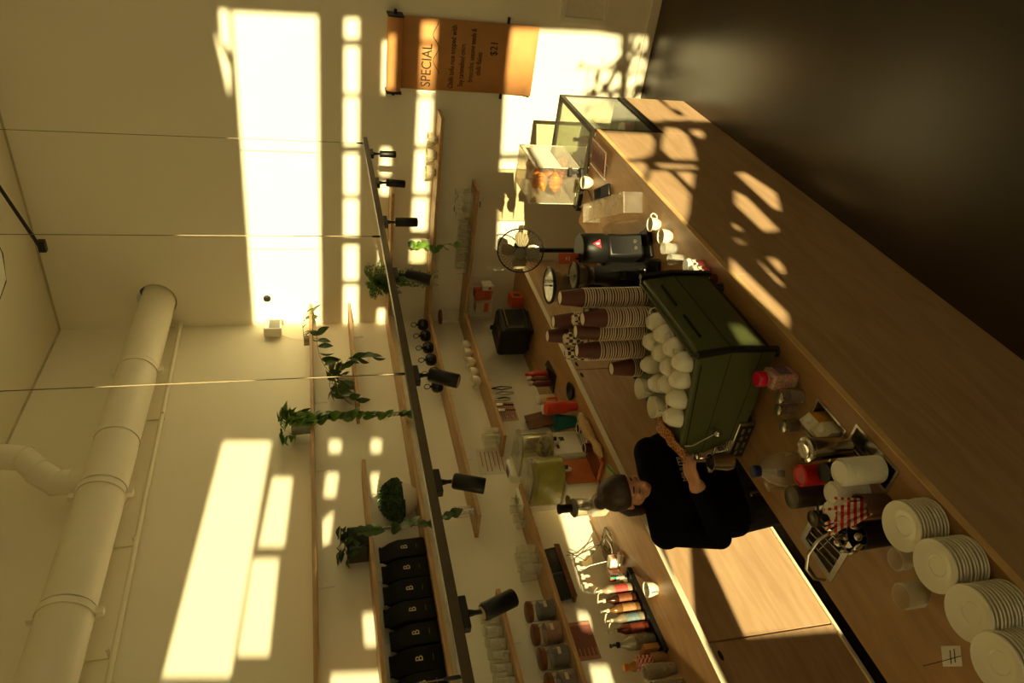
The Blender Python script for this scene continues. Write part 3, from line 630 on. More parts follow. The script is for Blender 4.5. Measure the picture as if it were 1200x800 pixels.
obj('card', MB().box(-.002, -.03, 0, 0, .03, .12), mat('rust red card', (196, 84, 50), .6), tg); obj('print', MB().box(.0002, -.008, .07, .0008, .008, .078).box(.0002, -.012, .055, .0008, .012, .06), RIM, tg)
obj('clip', MB().box(-.006, -.006, -.02, .004, .006, .02), BLACK, tg)
# ============================================================ espresso machine
mx0, mx1, my0, my1 = 1.985, 2.53, -4.035, -3.41
em = thing('espresso_machine', 'dark green espresso machine with a cup tray on top, standing on the bar', 'espresso machine', (0, 0, BAR))
obj('body', MB().prism([(mx0+.09, .07), (mx1-.01, .07), (mx1, .12), (mx1, .245), (mx1-.02, .395), (mx0, .325), (mx0, .22), (mx0+.09, .20)], my0+.022, my1-.022, 'y'), GREEN, em, bevel=.012, seg=3)
obj('side_panel', MB().prism([(mx0-.01, .21), (mx0+.08, .05), (mx1+.002, .05), (mx1+.008, .25), (mx1-.012, .40), (mx0-.01, .335)], my0, my0+.02, 'y'), GREEN, em, bevel=.006)
obj('side_panel', MB().prism([(mx0-.01, .21), (mx0+.08, .05), (mx1+.002, .05), (mx1+.008, .25), (mx1-.012, .40), (mx0-.01, .335)], my1-.02, my1, 'y'), GREEN, em, bevel=.006)
obj('trim_corner', MB().prism([(mx1-.03, .402), (mx1-.006, .402), (mx1+.013, .25), (mx1+.008, .05), (mx1-.006, .05), (mx1-.002, .25), (mx1-.024, .39)], my0-.004, my0+.022, 'y'), BLACK, em)
obj('trim_corner', MB().prism([(mx1-.03, .402), (mx1-.006, .402), (mx1+.013, .25), (mx1+.008, .05), (mx1-.006, .05), (mx1-.002, .25), (mx1-.024, .39)], my1-.022, my1+.004, 'y'), BLACK, em)
for za, zb_ in ((.255, .225), (.115, .105)): obj('panel_seam', MB().prism([(mx0+.005, zb_), (mx1-.01, za), (mx1-.01, za+.003), (mx0+.005, zb_+.003)], my0-.0008, my0+.001, 'y'), BLACK, em)
obj('rail_slot', MB().prism([(mx0+.04, .312), (mx1-.06, .372), (mx1-.06, .378), (mx0+.04, .318)], my0-.0008, my0+.001, 'y'), BLACK, em)
for k in range(2): obj('back_slot', MB().box(mx1-.012, my0+.12+.24*k, .335, mx1+.0, my0+.28+.24*k, .341), BLACK, em)
obj('back_seam', MB().box(mx1-.0005, my0+.025, .242, mx1+.001, my1-.025, .246), BLACK, em)
for xr_, zr_ in ((mx0+.01, .352), (mx1-.04, .410)): obj('cup_rail', MB().box(xr_-.004, my0+.03, zr_-.025, xr_+.004, my1-.03, zr_), GREEN, em, bevel=.003)

TZ = lambda x: BAR+.33+(x-mx0)/(mx1-mx0)*.062
for k in range(4): obj('foot', MB().lathe([(.025, 0), (.02, .01), (.02, .07)], 14, T((mx0+.12, mx1-.05)[k % 2], (my0+.06, my1-.06)[k//2], 0)), BLACK, em)
obj('underside', MB().box(mx0+.1, my0+.03, .045, mx1-.02, my1-.03, .07), BLACK, em)
dt = obj('drip_tray', MB().box(mx0-.06, my0+.005, .06, mx0+.17, my1-.03, .095), STEEL, em, bevel=.004)
gr = MB()
for k in range(14): gr.box(mx0-.055+.015*k, my0+.02, .095, mx0-.05+.015*k, my1-.05, .099)
obj('tray_grid', gr, STEEL, dt)
bd = obj('name_plate', MB().box(mx0-.05, my0-.010, .012, mx0+.16, my0+.004, .095), STEEL, em, bevel=.004)
obj('plate_face', MB().box(mx0-.035, my0-.0125, .02, mx0+.145, my0-.0105, .085), BLACK, bd)
mk = MB()
for i, (a, w) in enumerate([(.0, .022), (.03, .04), (.085, .02), (.12, .03)]): mk.box(mx0-.02+a, my0-.0135, .055+.006*(i % 2), mx0-.02+a+w, my0-.0127, .067+.006*(i % 2)); mk.box(mx0-.02+a+.01, my0-.0135, .032, mx0-.02+a+w, my0-.0127, .042)
obj('plate_marking', mk, mat('faded plate print', (120, 108, 84), .6), bd)
for k in range(2):
    y = my0+.17+k*.26
    obj('group_head', MB().lathe([(.035, .13), (.04, .16), (.04, .21), (.03, .24)], 18, T(mx0+.04, y)), CHROME, em)
    pf = obj('portafilter', MB().lathe([(.022, .10), (.034, .11), (.034, .132)], 18, T(mx0+.04, y)), CHROME, em)
    obj('grip', MB().tube([(mx0+.01, y, .12), (mx0-.05, y, .115), (mx0-.14, y, .105)], [.009, .014, .012], 10), BLACK, pf)
sw = obj('steam_wand', MB().tube([(mx0+.03, my0+.06, .27), (mx0-.02, my0-.02, .25), (mx0-.01, my0-.03, .17), (mx0+.0, my0-.035, .10)], .0055, 8), CHROME, em)
obj('wand_ball', MB().ball((mx0-.01, my0-.015, .255), .018), CHROME, sw)
obj('steam_knob', MB().ball((mx0+.14, my0-.035, .21), .02).tube([(mx0+.14, my0, .21), (mx0+.14, my0-.03, .21)], .007, 8), CHROME, em)
obj('sensor_wand', MB().tube([(mx0+.05, my0-.006, .325), (mx0+.06, my0-.02, .30), (mx0+.13, my0-.03, .22)], .004, 6), CHROME, em)
mj = thing('milk_pitcher', 'steel milk pitcher hanging at the steam wand of the green machine', 'pitcher', (mx0-.02, my0-.045, BAR+.1), R(200))
obj('body', MB().shell([(.0001, 0), (.042, 0), (.046, .03), (.036, .085), (.038, .1), (.036, .1), (.034, .085), (.044, .03), (.0001, .004)], 22), STEEL, mj)
obj('handle', MB().tube([(-.034, 0, .09), (-.07, 0, .085), (-.075, 0, .03), (-.045, 0, .02)], .005, 8), STEEL, mj); obj('spout', MB().prism([(.03, -.016), (.052, 0), (.03, .016)], .085, .102), STEEL, mj)
# white cups on the tray, upside down
cups = [(135, 230), (175, 280), (215, 330), (240, 380), (115, 335), (155, 375), (95, 410), (190, 410), (225, 460), (135, 480), (170, 470), (80, 495), (205, 520), (190, 545), (130, 565)]
desc = ('beside the second cup stack', 'next in from the back rail', 'third along the back rail', 'at the corner by the black trim', 'touching the middle cup stack', 'in the middle of the heap', 'next to the shortest cup stack', 'in the centre of the heap', 'near the side panel', 'on the barista side of the heap', 'tucked inside the heap', 'lying open at the barista edge', 'by the front side panel', 'leaning by the folded cloth', 'lying open nearest the cloth')
CP = []
for a, b_ in cups:
    px, py = 730+a/3.2, 300+b_/3.2
    p = onz(px, py, 1.415)
    for _ in range(2): p = onz(px, py, TZ(p.x)+.042)
    CP.append([p.x, p.y])
for _ in range(200):      # settle the heap so that the cups stand side by side
    for i in range(len(CP)):
        for j in range(i):
            dx, dy = CP[i][0]-CP[j][0], CP[i][1]-CP[j][1]; d = math.hypot(dx, dy) or 1e-3
            if d < .097:
                s_ = (.097-d)/d*.5; CP[i][0] += dx*s_; CP[i][1] += dy*s_; CP[j][0] -= dx*s_; CP[j][1] -= dy*s_
        CP[i][0] = min(max(CP[i][0], mx0+.055), mx1-.095); CP[i][1] = min(max(CP[i][1], my0+.07), my1-.205)
for k, (x, y) in enumerate(CP):
    z = TZ(x)
    if k in (11, 14): cup('white coffee cup '+desc[k].replace('lying open', 'standing mouth-up')+' of the green machine', (x, y, z+.001), R(-70), .050, .070, 'cups on the espresso machine')
    else: cup('white coffee cup turned over, '+desc[k]+' of the green machine', (x, y, z+.071), random.uniform(3.6, 5.6), .046, .070, 'cups on the espresso machine', rot=(R(180+random.uniform(-7, 7)), R(random.uniform(-7, 7)), random.uniform(.9, 2.7)))
# ------------------------------------------------------------ nested paper cups, mouths down
def pcup_mesh(s):
    return MB().shell([(.0001, .109*s), (.0275*s, .109*s), (.029*s, .112*s), (.0305*s, .112*s), (.0435*s, .004), (.0455*s, .003), (.0455*s, -.001), (.043*s, 0), (.030*s, .105*s)], 20)
PCM = {}
def cup_stack(word, x, y, z0, ztop, pitch=.0118, s=1, chk=False, lean=(0, 0)):
    n = max(1, int((ztop-z0-.112*s)/pitch)+1)
    key = (s, chk)
    if key not in PCM:
        body = MB().shell([(.0290*s, .1115*s), (.0305*s, .112*s), (.0435*s, .004)], 20).mesh('cup_wall'); body.materials.append(CHK if chk else BRN)
        rim = MB().shell([(.0435*s, .0038), (.0462*s, .0034), (.0466*s, .0012), (.0455*s, -.0008), (.0425*s, -.0008)], 20).mesh('rolled_rim'); rim.materials.append(RIM)
        base = MB().lathe([(.028*s, .107*s), (.028*s, .109*s)], 20).mesh('base_disc'); base.materials.append(RIM)
        band = MB().shell([(.0356*s, .068*s), (.0363*s, .062*s)], 20).mesh('printed_band'); band.materials.append(RIM)
        PCM[key] = (body, rim, base, band)
    body, rim, base, band = PCM[key]
    for i in range(n):
        topm = i == n-1
        lb = ('checked' if chk else 'brown')+' paper cup '+('on top of' if topm else 'nested inside')+' the '+word
        c = thing('paper_cup', lb, 'paper cup', (x+lean[0]*i*pitch, y+lean[1]*i*pitch, z0+.001+i*pitch), 0, 'nested in the '+word, rot=(-lean[1], lean[0], random.uniform(0, 6)))
        for nm, me in (('cup_wall', body), ('rolled_rim', rim))+((('base_disc', base), ('printed_band', band)) if topm else ()): obj(nm, me, None, c)
def base_on_tray(px, py):
    p = onz(px, py, 1.36)
    for _ in range(3): p = onz(px, py, TZ(p.x))
    return p
for word, pb, zt_ in (('tallest cup stack at the back rail', (2.44, -3.47), 1.80), ('cup stack just in front of the tallest', (2.385, -3.555), 1.715), ('middle cup stack on the machine', (2.285, -3.515), 1.715), ('cup stack left of the middle one', (2.18, -3.52), 1.685), ('shortest cup stack on the machine', (2.075, -3.53), 1.50)):
    cup_stack(word, pb[0], pb[1], TZ(pb[0])+.005, zt_, lean=(-.02, .02))
for word, pb, zt_ in (('cup stack behind the machine near the grinders', (2.13, -3.20), 1.70), ('cup stack behind the machine, outermost', (2.035, -3.19), 1.715)): cup_stack(word, pb[0], pb[1], BAR, zt_, .0125)
for word, q, yy in (('checked stack between the brown stacks', (671, 375), -3.32), ('checked stack next to the outermost brown one', (661, 397), -3.29), ('checked stack at the barista edge', (663, 414), -3.29)):
    p = ony(*q, yy); cup_stack(word, p.x, yy, BAR, p.z, .0125, .95, True)
# ============================================================ near end of the bar
p = onz(925, 445, BAR)
sb = thing('sprinkle_bottle', 'square clear bottle of coloured sprinkles with a red cap', 'bottle', (2.455, -4.12, BAR), R(8))
SPR = mat('coloured sprinkles', (170, 110, 96), .5, var=.5, scale=150)
nt = SPR.node_tree; vo = nt.nodes.new('ShaderNodeTexVoronoi'); vo.inputs['Scale'].default_value = 220; tc = nt.nodes.new('ShaderNodeTexCoord'); hs_ = nt.nodes.new('ShaderNodeMix'); hs_.data_type = 'RGBA'; hs_.inputs[0].default_value = .55; hs_.inputs[6].default_value = (*lin((200, 110, 100)), 1)
nt.links.new(tc.outputs['Object'], vo.inputs['Vector']); nt.links.new(vo.outputs['Color'], hs_.inputs[7]); nt.links.new(hs_.outputs[2], nt.nodes['Principled BSDF'].inputs['Base Color'])
obj('bottle', MB().box(-.035, -.045, 0, .035, .045, .125), clear('bottle plastic', (255, 240, 230), .06), sb, bevel=.012)
obj('sprinkles', MB().box(-.032, -.042, .003, .032, .042, .118), SPR, sb, bevel=.01)
obj('neck', MB().lathe([(.022, .124), (.022, .135)], 16), WHITEP, sb); obj('cap', MB().lathe([(.03, .133), (.031, .137), (.031, .165), (.027, .17)], 24), mat('bright red cap', (214, 14, 56), .35), sb)
obj('sticker', MB().box(.0352, -.03, .035, .036, .03, .09), mat('blue-pink label', (120, 90, 120), .5, var=.4, scale=40), sb)
def shaker(label, loc, h, r, fill, lid):
    s = thing('spice_shaker', label, 'shaker', loc)
    obj('jar', MB().shell([(.0001, 0), (r, 0), (r, h*.8), (r*.9, h*.86)], 18), GLASS, s); obj('filling', MB().lathe([(r*.92, .004), (r*.92, h*.6)], 18), fill, s)
    obj('lid', MB().lathe([(r*.95, h*.84), (r*.97, h*.86), (r*.97, h*.98), (r*.8, h)], 18), lid, s); return s
COC = mat('cocoa powder', (92, 54, 30), .8)
shaker('cocoa shaker with a steel lid beside the sprinkles', (2.425, -4.20, BAR), .105, .028, COC, STEEL)
shaker('small spice jar on its own beside the cocoa shaker', (2.36, -4.20, BAR), .085, .024, mat('cinnamon', (120, 70, 36), .8), STEEL)
shaker('short steel-topped jar nearest the milk well', (2.31, -4.245, BAR), .07, .026, COC, STEEL)
# inset milk well with cartons
wl = thing('milk_well', 'small steel well sunk in the worktop, holding cartons', 'tray')
def well(o, P, d, lip=.008, m_=STEEL):
    xs = [q[0] for q in P]; ys_ = [q[1] for q in P]; a, b_, c_, e_ = min(xs), max(xs), min(ys_), max(ys_)
    obj('rim', MB().box(a-lip, c_-lip, BAR, b_+lip, c_+.002, BAR+.004).box(a-lip, e_-.002, BAR, b_+lip, e_+lip, BAR+.004).box(a-lip, c_+.002, BAR, a+.002, e_-.002, BAR+.004).box(b_-.002, c_+.002, BAR, b_+lip, e_-.002, BAR+.004), m_, o)
    obj('basin', MB().box(a, c_, BAR-d, b_, e_, BAR-d+.003).box(a, c_, BAR-d, a+.002, e_, BAR).box(b_-.002, c_, BAR-d, b_, e_, BAR).box(a, c_, BAR-d, b_, c_+.002, BAR).box(a, e_-.002, BAR-d, b_, e_, BAR), m_, o)
well(wl, WELL, .13)
for k, (cc, xx, yy) in enumerate((((226, 160, 24), 2.395, -4.335), ((40, 38, 36), 2.41, -4.408))):
    ct = thing('milk_carton', ('yellow and white' if k == 0 else 'black and white')+' milk carton standing in the sunken well', 'carton', (xx, yy, BAR-.126), R(4))
    obj('lower_band', MB().box(-.034, -.033, .0, .034, .033, .10), mat('carton %d' % k, cc, .5), ct)
    obj('upper_band', MB().box(-.034, -.033, .10, .034, .033, .155), mat('carton cream', (226, 214, 180), .5) if k else mat('carton amber', (214, 150, 30), .5), ct)
    obj('gable', MB().prism([(-.034, .155), (.034, .155), (.002, .185), (-.002, .185)], -.033, .033, 'y'), MATS.get('carton cream') or PAPER, ct)
    obj('screw_cap', MB().lathe([(.014, 0), (.014, .016), (.012, .018)], 16, T(.018, 0, .168, ry=R(42))), WHITEP, ct)
jg = thing('milk_jug', 'translucent plastic jug with a blue cap on the bar', 'jug', (2.19, -4.36, BAR), R(20))
obj('body', MB().lathe([(.062, 0), (.068, .01), (.068, .10), (.05, .15), (.02, .19), (.018, .2)], 26), clear('milky plastic', (240, 232, 214), .2), jg); obj('cap', MB().lathe([(.024, .198), (.024, .222), (.02, .225)], 18), mat('navy cap', (26, 34, 92), .4), jg)
obj('handle', MB().tube([(-.05, 0, .16), (-.085, 0, .14), (-.085, 0, .08), (-.066, 0, .06)], .009, 8), MATS['milky plastic'], jg)
sc_ = thing('scraper', 'dark metal bar with a black end lying by the jug', 'bar tool', (2.03, -4.22, BAR), R(-52))
obj('blade', MB().box(-.10, -.011, 0, .07, .011, .012), STEEL, sc_); obj('grip', MB().box(.07, -.014, 0, .095, .014, .02), BLACK, sc_)
tw = thing('jug_rinser', 'steel rinser tray sunk in the worktop edge', 'tray'); well(tw, TRAY, .03)
sp_ = obj('grid', MB().box(2.45, -4.70, BAR-.012, 2.455, -4.52, BAR-.004), BLACKM, tw)
st = thing('cocktail_shaker', 'polished steel shaker tin with a domed lid on the rinser', 'shaker', (2.435, -4.50, BAR+.001))
obj('tin', MB().lathe([(.036, 0), (.04, .01), (.042, .15), (.042, .16)], 24), STEEL, st); obj('lid', MB().lathe([(.045, .16), (.047, .165), (.045, .176), (.034, .178), (.03, .174), (.012, .172)], 24), CHROME, st)
rc = thing('red_canister', 'glossy red canister between the steel tin and the lids', 'canister', (2.30, -4.50, BAR)); obj('can', MB().lathe([(.038, 0), (.04, .01), (.04, .13)], 24), RED, rc); obj('lid', MB().lathe([(.041, .13), (.041, .142), (.034, .146), (.03, .14)], 24), RED, rc)
bc = thing('dark_canister', 'dark grey canister with a smooth lid by the tap', 'canister', (2.185, -4.50, BAR)); obj('can', MB().lathe([(.038, 0), (.042, .01), (.043, .12)], 24), mat('charcoal canister', (52, 46, 38), .35), bc); obj('lid', MB().lathe([(.044, .12), (.044, .134), (.036, .138)], 24), mat('smoke lid', (82, 74, 58), .3), bc)
cb = thing('black_tin', 'black tin behind the steel shaker', 'tin', (2.375, -4.56, BAR)); obj('can', MB().lathe([(.034, 0), (.034, .1)], 20), BLACK, cb); obj('lid', MB().lathe([(.035, .1), (.035, .112)], 20), BLACKM, cb)
LIDM = None
def lid_stack(word, x, y, n, r=.045, pitch=.0075):
    me = MB().lathe([(r, 0), (r+.002, .004), (r*.94, .007), (r*.9, .016), (r*.84, .017), (r*.8, .012)], 24).mesh('cup_lid'); me.materials.append(WHITEP)
    for i in range(n): tag(obj('cup_lid', me, None, loc=(x, y, BAR+i*pitch)), 'white plastic cup lid '+('on top of' if i == n-1 else 'within')+' the '+word, 'lid', 'lids in the '+word)
lid_stack('tallest column of lids by the bar edge', 2.475, -4.655, 20, .046)
lid_stack('column of lids beside the red canister', 2.36, -4.645, 17, .04)
lid_stack('column of lids beside the striped straws', 2.285, -4.665, 15, .04)
STRIPE = checker('red and white straw', (206, 30, 34), (236, 226, 210), 16, 'wave', rot=(R(35), R(20), 0))
sj = thing('straw_cup', 'dark paper cup holding red-striped straws beside the lids', 'cup', (2.40, -4.745, BAR)); obj('cup', MB().shell([(.0001, 0), (.034, 0), (.043, .11), (.041, .11), (.03, .01)], 20), mat('brown cup', (104, 74, 48), .5), sj)
for k in range(22):
    a = random.uniform(0, 6.28); r = .028*math.sqrt(random.random()); dx, dy = math.cos(a)*r, math.sin(a)*r; q = 1+random.random()*.4
    tag(obj('paper_straw', MB().tube([(2.40+dx*.5, -4.745+dy*.5, BAR+.02), (2.40+dx*q*2.2-.035, -4.745+dy*q*2.2-.01, BAR+.195+random.uniform(-.02, .012))], .0046, 8), STRIPE), 'red and white striped paper straw in the dark cup by the saucers', 'straw', 'straws beside the saucers')
bk_ = thing('cutlery_tin', 'black tin full of teaspoons beside the tap', 'tin', (2.32, -4.80, BAR)); obj('tin', MB().shell([(.0001, 0), (.045, 0), (.048, .12), (.046, .12), (.042, .01)], 20), BLACK, bk_)
for k in range(9):
    a = k*.7; dx, dy = .024*math.cos(a), .024*math.sin(a)
    s_ = thing('teaspoon', 'steel teaspoon standing bowl-up in the black tin', 'spoon', (2.32+dx, -4.80+dy, BAR+.012), a, 'teaspoons in the black tin', rot=(0, R(10), a))
    obj('stem', MB().tube([(0, 0, 0), (0, 0, .13)], [.004, .0025], 6), CHROME, s_); obj('bowl', MB().ball((.002, 0, .145), (.006, .014, .02), 12, 8), CHROME, s_)
# rinse sink with tap
sk = thing('rinse_sink', 'small square steel rinse sink sunk in the bar top', 'sink'); well(sk, SINK, .10, .022)
obj('drain', MB().lathe([(.03, 0), (.03, .004), (.02, .006)], 18, T(2.065, -4.615, BAR-.097)), CHROME, sk)
wg = MB()
for k in range(5): wg.tube([(1.97+.036*k, -4.535, BAR-.004), (2.0+.036*k, -4.695, BAR-.004)], .003, 6)
wg.tube([(1.97, -4.6, BAR-.007), (2.16, -4.64, BAR-.007)], .003, 6); obj('wire_grid', wg, STEEL, sk)
tp = thing('tap', 'curved steel tap with a cluster of black knobs beside the sink', 'tap', (2.205, -4.69, BAR)); obj('column', MB().lathe([(.02, 0), (.02, .01), (.012, .02), (.012, .10)], 16), CHROME, tp)
obj('spout', MB().tube([(0, 0, .10), (-.03, -.005, .14), (-.10, -.01, .155), (-.17, -.02, .14), (-.215, -.035, .10), (-.225, -.04, .05)], .006, 8), STEEL, tp)
for k in range(3): obj('knob', MB().lathe([(.012, 0), (.018, .008), (.018, .024), (.01, .03)], 12, T(.03, -.035+.03*k, .09+.012*k, ry=R(70))), BLACKM, tp)
sm = thing('strainer', 'dark steel cup resting on the sink edge', 'strainer', (2.135, -4.57, BAR+.005)); obj('cup', MB().lathe([(.02, 0), (.03, .02), (.032, .06), (.024, .065)], 18), mat('dark steel', (110, 100, 84), .3, metal=1), sm); obj('handle', MB().tube([(.03, 0, .05), (.07, .02, .055)], .005, 6), BLACKM, sm)
stn = [(.03*math.cos(a)*.5, .012*math.sin(a)*.5) for a in [i*math.pi/5 for i in range(10)]]
# saucers
SAU = MB().shell([(.0001, .002), (.03, 0), (.034, .002), (.045, .0035), (.073, .0125), (.0782, .0135), (.079, .0165), (.0775, .0195), (.073, .0185), (.052, .0095), (.046, .0085), (.032, .0085), (.029, .0055), (.0001, .0055)], 36).mesh('saucer'); SAU.materials.append(CHINA)
for word, px, py, n in (('saucer stack beside the striped straws', 1052, 617, 9), ('second saucer stack, by the two glasses', 1091, 664, 10), ('third saucer stack, next to the paper tag', 1131, 720, 11), ('last saucer stack, at the end of the bar', 1163, 777, 12)):
    p = onz(px, py, BAR+.0125*n+.018)
    for i in range(n): tag(obj('saucer', SAU, None, loc=(p.x+random.uniform(-.0015, .0015), p.y+random.uniform(-.0015, .0015), BAR+.0125*i)), 'white china saucer '+('on top of' if i == n-1 else 'within')+' the '+word, 'saucer', 'saucers in the '+word)
for k, (px, py, r) in enumerate([(1075, 652, .036), (1082, 695, .042)]):
    p = onz(px, py, BAR); tag(obj('faceted_glass', MB().shell([(.0001, 0), (r*.75, 0), (r, .02), (r, .085), (r-.003, .085), (r-.004, .02), (.0001, .01)], 10), GLASS, loc=at(p, BAR)), ('small' if k == 0 else 'larger')+' faceted clear glass behind the saucers', 'glass')
p = onz(1117, 770, BAR+.03)
tk = thing('paper_note', 'small handwritten paper tag on a thin pick between saucer stacks', 'tag', (p.x, p.y, BAR)); 
obj('pick', MB().tube([(0, 0, 0), (-.01, .0, .055), (-.03, .005, .12)], .0012, 6), BLACK, tk); obj('card', MB().box(-.03, -.001, .0, .03, .001, .055, T(rz=R(40), rx=R(-20))), PAPER, tk)
obj('writing', MB().box(-.022, -.0018, .030, .018, -.0012, .033, T(rz=R(40), rx=R(-20))).box(-.018, -.0018, .018, .022, -.0012, .021, T(rz=R(40), rx=R(-20))), mat('grey ink', (80, 70, 56), .7), tk)
# ============================================================ menu roll on the far wall
mn = thing('menu_roll', 'kraft paper menu hanging from a black roll holder, handwritten specials', 'menu', (0, 0, 0))
pa, pb = ony(462, 17, -.09), ony(462, 107, -.09); mz = (pa.z+pb.z)/2; xl, xr = pb.x, pa.x
obj('paper_roll', MB().lathe([(.058, xl+.01), (.058, xr-.01)], 26, T(0, -.09, mz, ry=R(90))), KRAFT, mn)
for x in (xl, xr): obj('end_bracket', MB().box(x-.005, -.155, mz-.06, x+.005, -.002, mz+.06), BLACKM, mn)
obj('rod', MB().tube([(xl-.03, -.09, mz), (xr+.04, -.09, mz)], .012, 10), BLACKM, mn)
zb = ony(626, 70, -.02).z
prof = [(-.031, mz), (-.030, mz-.08), (-.028, mz-.16), (-.026, mz-.28), (-.024, mz-.6), (-.024, zb+.2), (-.03, zb+.06), (-.05, zb)]
vs = []; fs = []
for i, (yy, zz) in enumerate(prof): vs += [(xl+.012, yy, zz), ((xl+xr)/2, yy-.004*(i == 7), zz), (xr-.012, yy, zz)]
for i in range(len(prof)-1): fs += [(i*3, i*3+1, i*3+4, i*3+3), (i*3+1, i*3+2, i*3+5, i*3+4)]
ps = obj('paper_sheet', MB().add(vs, fs), KRAFT, mn); sm_ = ps.modifiers.new('thick', 'SOLIDIFY'); sm_.thickness = .001
zt_ = ony(592, 66, -.02).z; obj('tear_bar', MB().box(xl-.035, -.018, zt_-.01, xr+.035, -.003, zt_+.01), BLACKM, mn)
INK = mat('marker ink', (38, 28, 20), .7)
def wtext(body, px, ya, yb_, h):
    a, c_ = ony(px, ya, -.021), ony(px, yb_, -.021); o = text('lettering', body, h, INK, ps, ((a.x+c_.x)/2, -.0325, (a.z+c_.z)/2), (R(90), 0, 0))
    w_ = o.dimensions.x or 1; o.scale = ((a.x-c_.x)/w_, 1, 1); return o
bpy.context.view_layer.update()
wtext('SPECIAL', 500, 51, 101, .115)
for body, px, ya, yb_ in (('Chilli tofu rice topped with', 530, 29, 103), ('Soy caramelised onion,', 541, 50, 101), ('broccolini, sesame seeds &', 553, 33, 96), ('chilli flakes', 561, 61, 88), ('$21', 579, 49, 64)): wtext(body, px, ya, yb_, .062 if body != '$21' else .085)
sq = [ony(511+3.2*math.cos((y-25)/62*4*math.pi), y, -.0325) for y in range(25, 88, 2)]
obj('squiggle', MB().tube(sq, .0025, 5), INK, ps)
# ============================================================ wall papers
def note(label, pts, x, material, nlines, ink, cat='notice'):
    P = [onx(px, py, x) for px, py in pts]; o = thing('wall_notice', label, cat, (x, P[0].y, P[0].z))
    V = [q-P[0] for q in P]; mb = MB().add([tuple(v) for v in V]+[tuple(v+Vector((-.002, 0, 0))) for v in V], [(0, 1, 2, 3), (7, 6, 5, 4), (0, 4, 5, 1), (1, 5, 6, 2), (2, 6, 7, 3), (3, 7, 4, 0)])
    obj('sheet', mb, material, o, smooth=0)
    tl = MB()
    for i in range(nlines):
        s = (i+1)/(nlines+1); a = V[0].lerp(V[1], s); b_ = V[3].lerp(V[2], s); e0 = a.lerp(b_, .1); e1 = a.lerp(b_, .9-.2*((i*7) % 3 == 0)); dn = Vector((.0008, 0, .0035))
        tl.add([e0+dn, e1+dn, e1+Vector((.0008, 0, -.0035)), e0+Vector((.0008, 0, -.0035))], [(0, 1, 2, 3)])
    o2 = obj('print', tl, ink, o, smooth=0); o2['kind'] = 'stuff'
    return o
PINK = mat('pink-brown print', (170, 104, 90), .7, var=.15, scale=40)
note('white notice with a brown band taped above the dispensers', [(557, 526), (590, 526), (597, 554), (563, 556)], .004, PAPER, 6, PINK)
note('pinkish printed sheet under the short end of the glass shelf', [(580, 472), (601, 471), (608, 492), (586, 494)], .004, mat('pale pink sheet', (208, 168, 150), .7, var=.15, scale=40), 8, PINK)
note('dense red-brown price list under the jar shelf', [(663, 730), (690, 727), (705, 771), (677, 775)], .004, mat('dusty rose sheet', (182, 130, 112), .7, var=.1), 16, mat('maroon ink', (128, 70, 60), .7))
# ============================================================ back counter, far corner
def K(px, py): return onz(px, py, BACK)
oz = thing('toaster_oven', 'black rounded cube oven in the far corner of the back worktop', 'oven', (.30, -.66, BACK), R(-12))
obj('body', MB().box(-.17, -.16, .015, .17, .16, .31), BLACK, oz, bevel=.035, seg=4); obj('glass_door', MB().box(.171, -.12, .06, .176, .12, .27), mat('oven glass', (30, 30, 26), .08), oz)
obj('top_panel', MB().box(.05, -.13, .311, .15, .13, .314), mat('oven gloss', (44, 42, 36), .12), oz); obj('foot', MB().box(-.14, -.13, 0, -.1, .13, .016), BLACK, oz); obj('foot', MB().box(.1, -.13, 0, .14, .13, .016), BLACK, oz)
obj('handle', MB().tube([(.19, -.1, .25), (.19, .1, .25)], .007, 8), STEEL, oz)
oc = thing('orange_box', 'orange cardboard box with a dark print, beside the black oven', 'box', (.42, -.30, BACK), R(10)); obj('carton', MB().box(-.06, -.08, 0, .06, .08, .11), mat('orange card', (206, 86, 30), .6), oc); obj('print', MB().box(.0605, -.05, .02, .0615, .02, .08), mat('dark print', (50, 40, 50), .6), oc)
rk = thing('wire_rack', 'small white wire rack hanging under the corner shelf', 'rack', (.34, -.10, 1.17))
wr = MB()
for z in (0, .21): wr.tube([(-.17, -.08, z), (.17, -.08, z), (.17, .08, z), (-.17, .08, z)], .004, 6, closed=True)
for x in (-.17, 0, .17): wr.tube([(x, -.08, 0), (x, -.08, .26)], .003, 6).tube([(x, .08, 0), (x, .08, .26)], .003, 6).tube([(x, -.08, 0), (x, .08, 0)], .003, 6)
obj('wire_frame', wr, WHITEP, rk)
for k, (dx, w_, h_, cc, nm) in enumerate(((-.09, .12, .15, (214, 196, 168), 'pale printed tea box'), (.05, .09, .17, (200, 96, 46), 'orange tea box'), (.13, .05, .10, (226, 220, 206), 'short white tea box'))):
    t = thing('tea_box', nm+' in the white wire rack', 'box', (.34+dx, -.10, 1.175)); obj('carton', MB().box(-w_/2, -.055, 0, w_/2, .055, h_), mat(nm, cc, .6), t); obj('print', MB().box(-w_/2+.01, -.0565, h_*.15, w_/2-.01, -.0555, h_*.45), mat('rust print', (190, 80, 40), .6), t)
p = onx(577, 388, .0)
pl = thing('wall_socket', 'white double wall socket with a black plug by the oven', 'socket', (0, p.y, p.z)); obj('plate', MB().box(0, -.075, -.045, .01, .075, .045), WHITEP, pl, bevel=.003); obj('plug', MB().box(.01, .01, -.02, .045, .05, .02), BLACK, pl, bevel=.006); obj('cord', MB().tube([(.045, .03, 0), (.07, .06, -.04), (.06, .12, -.12)], .004, 6), BLACK, pl)
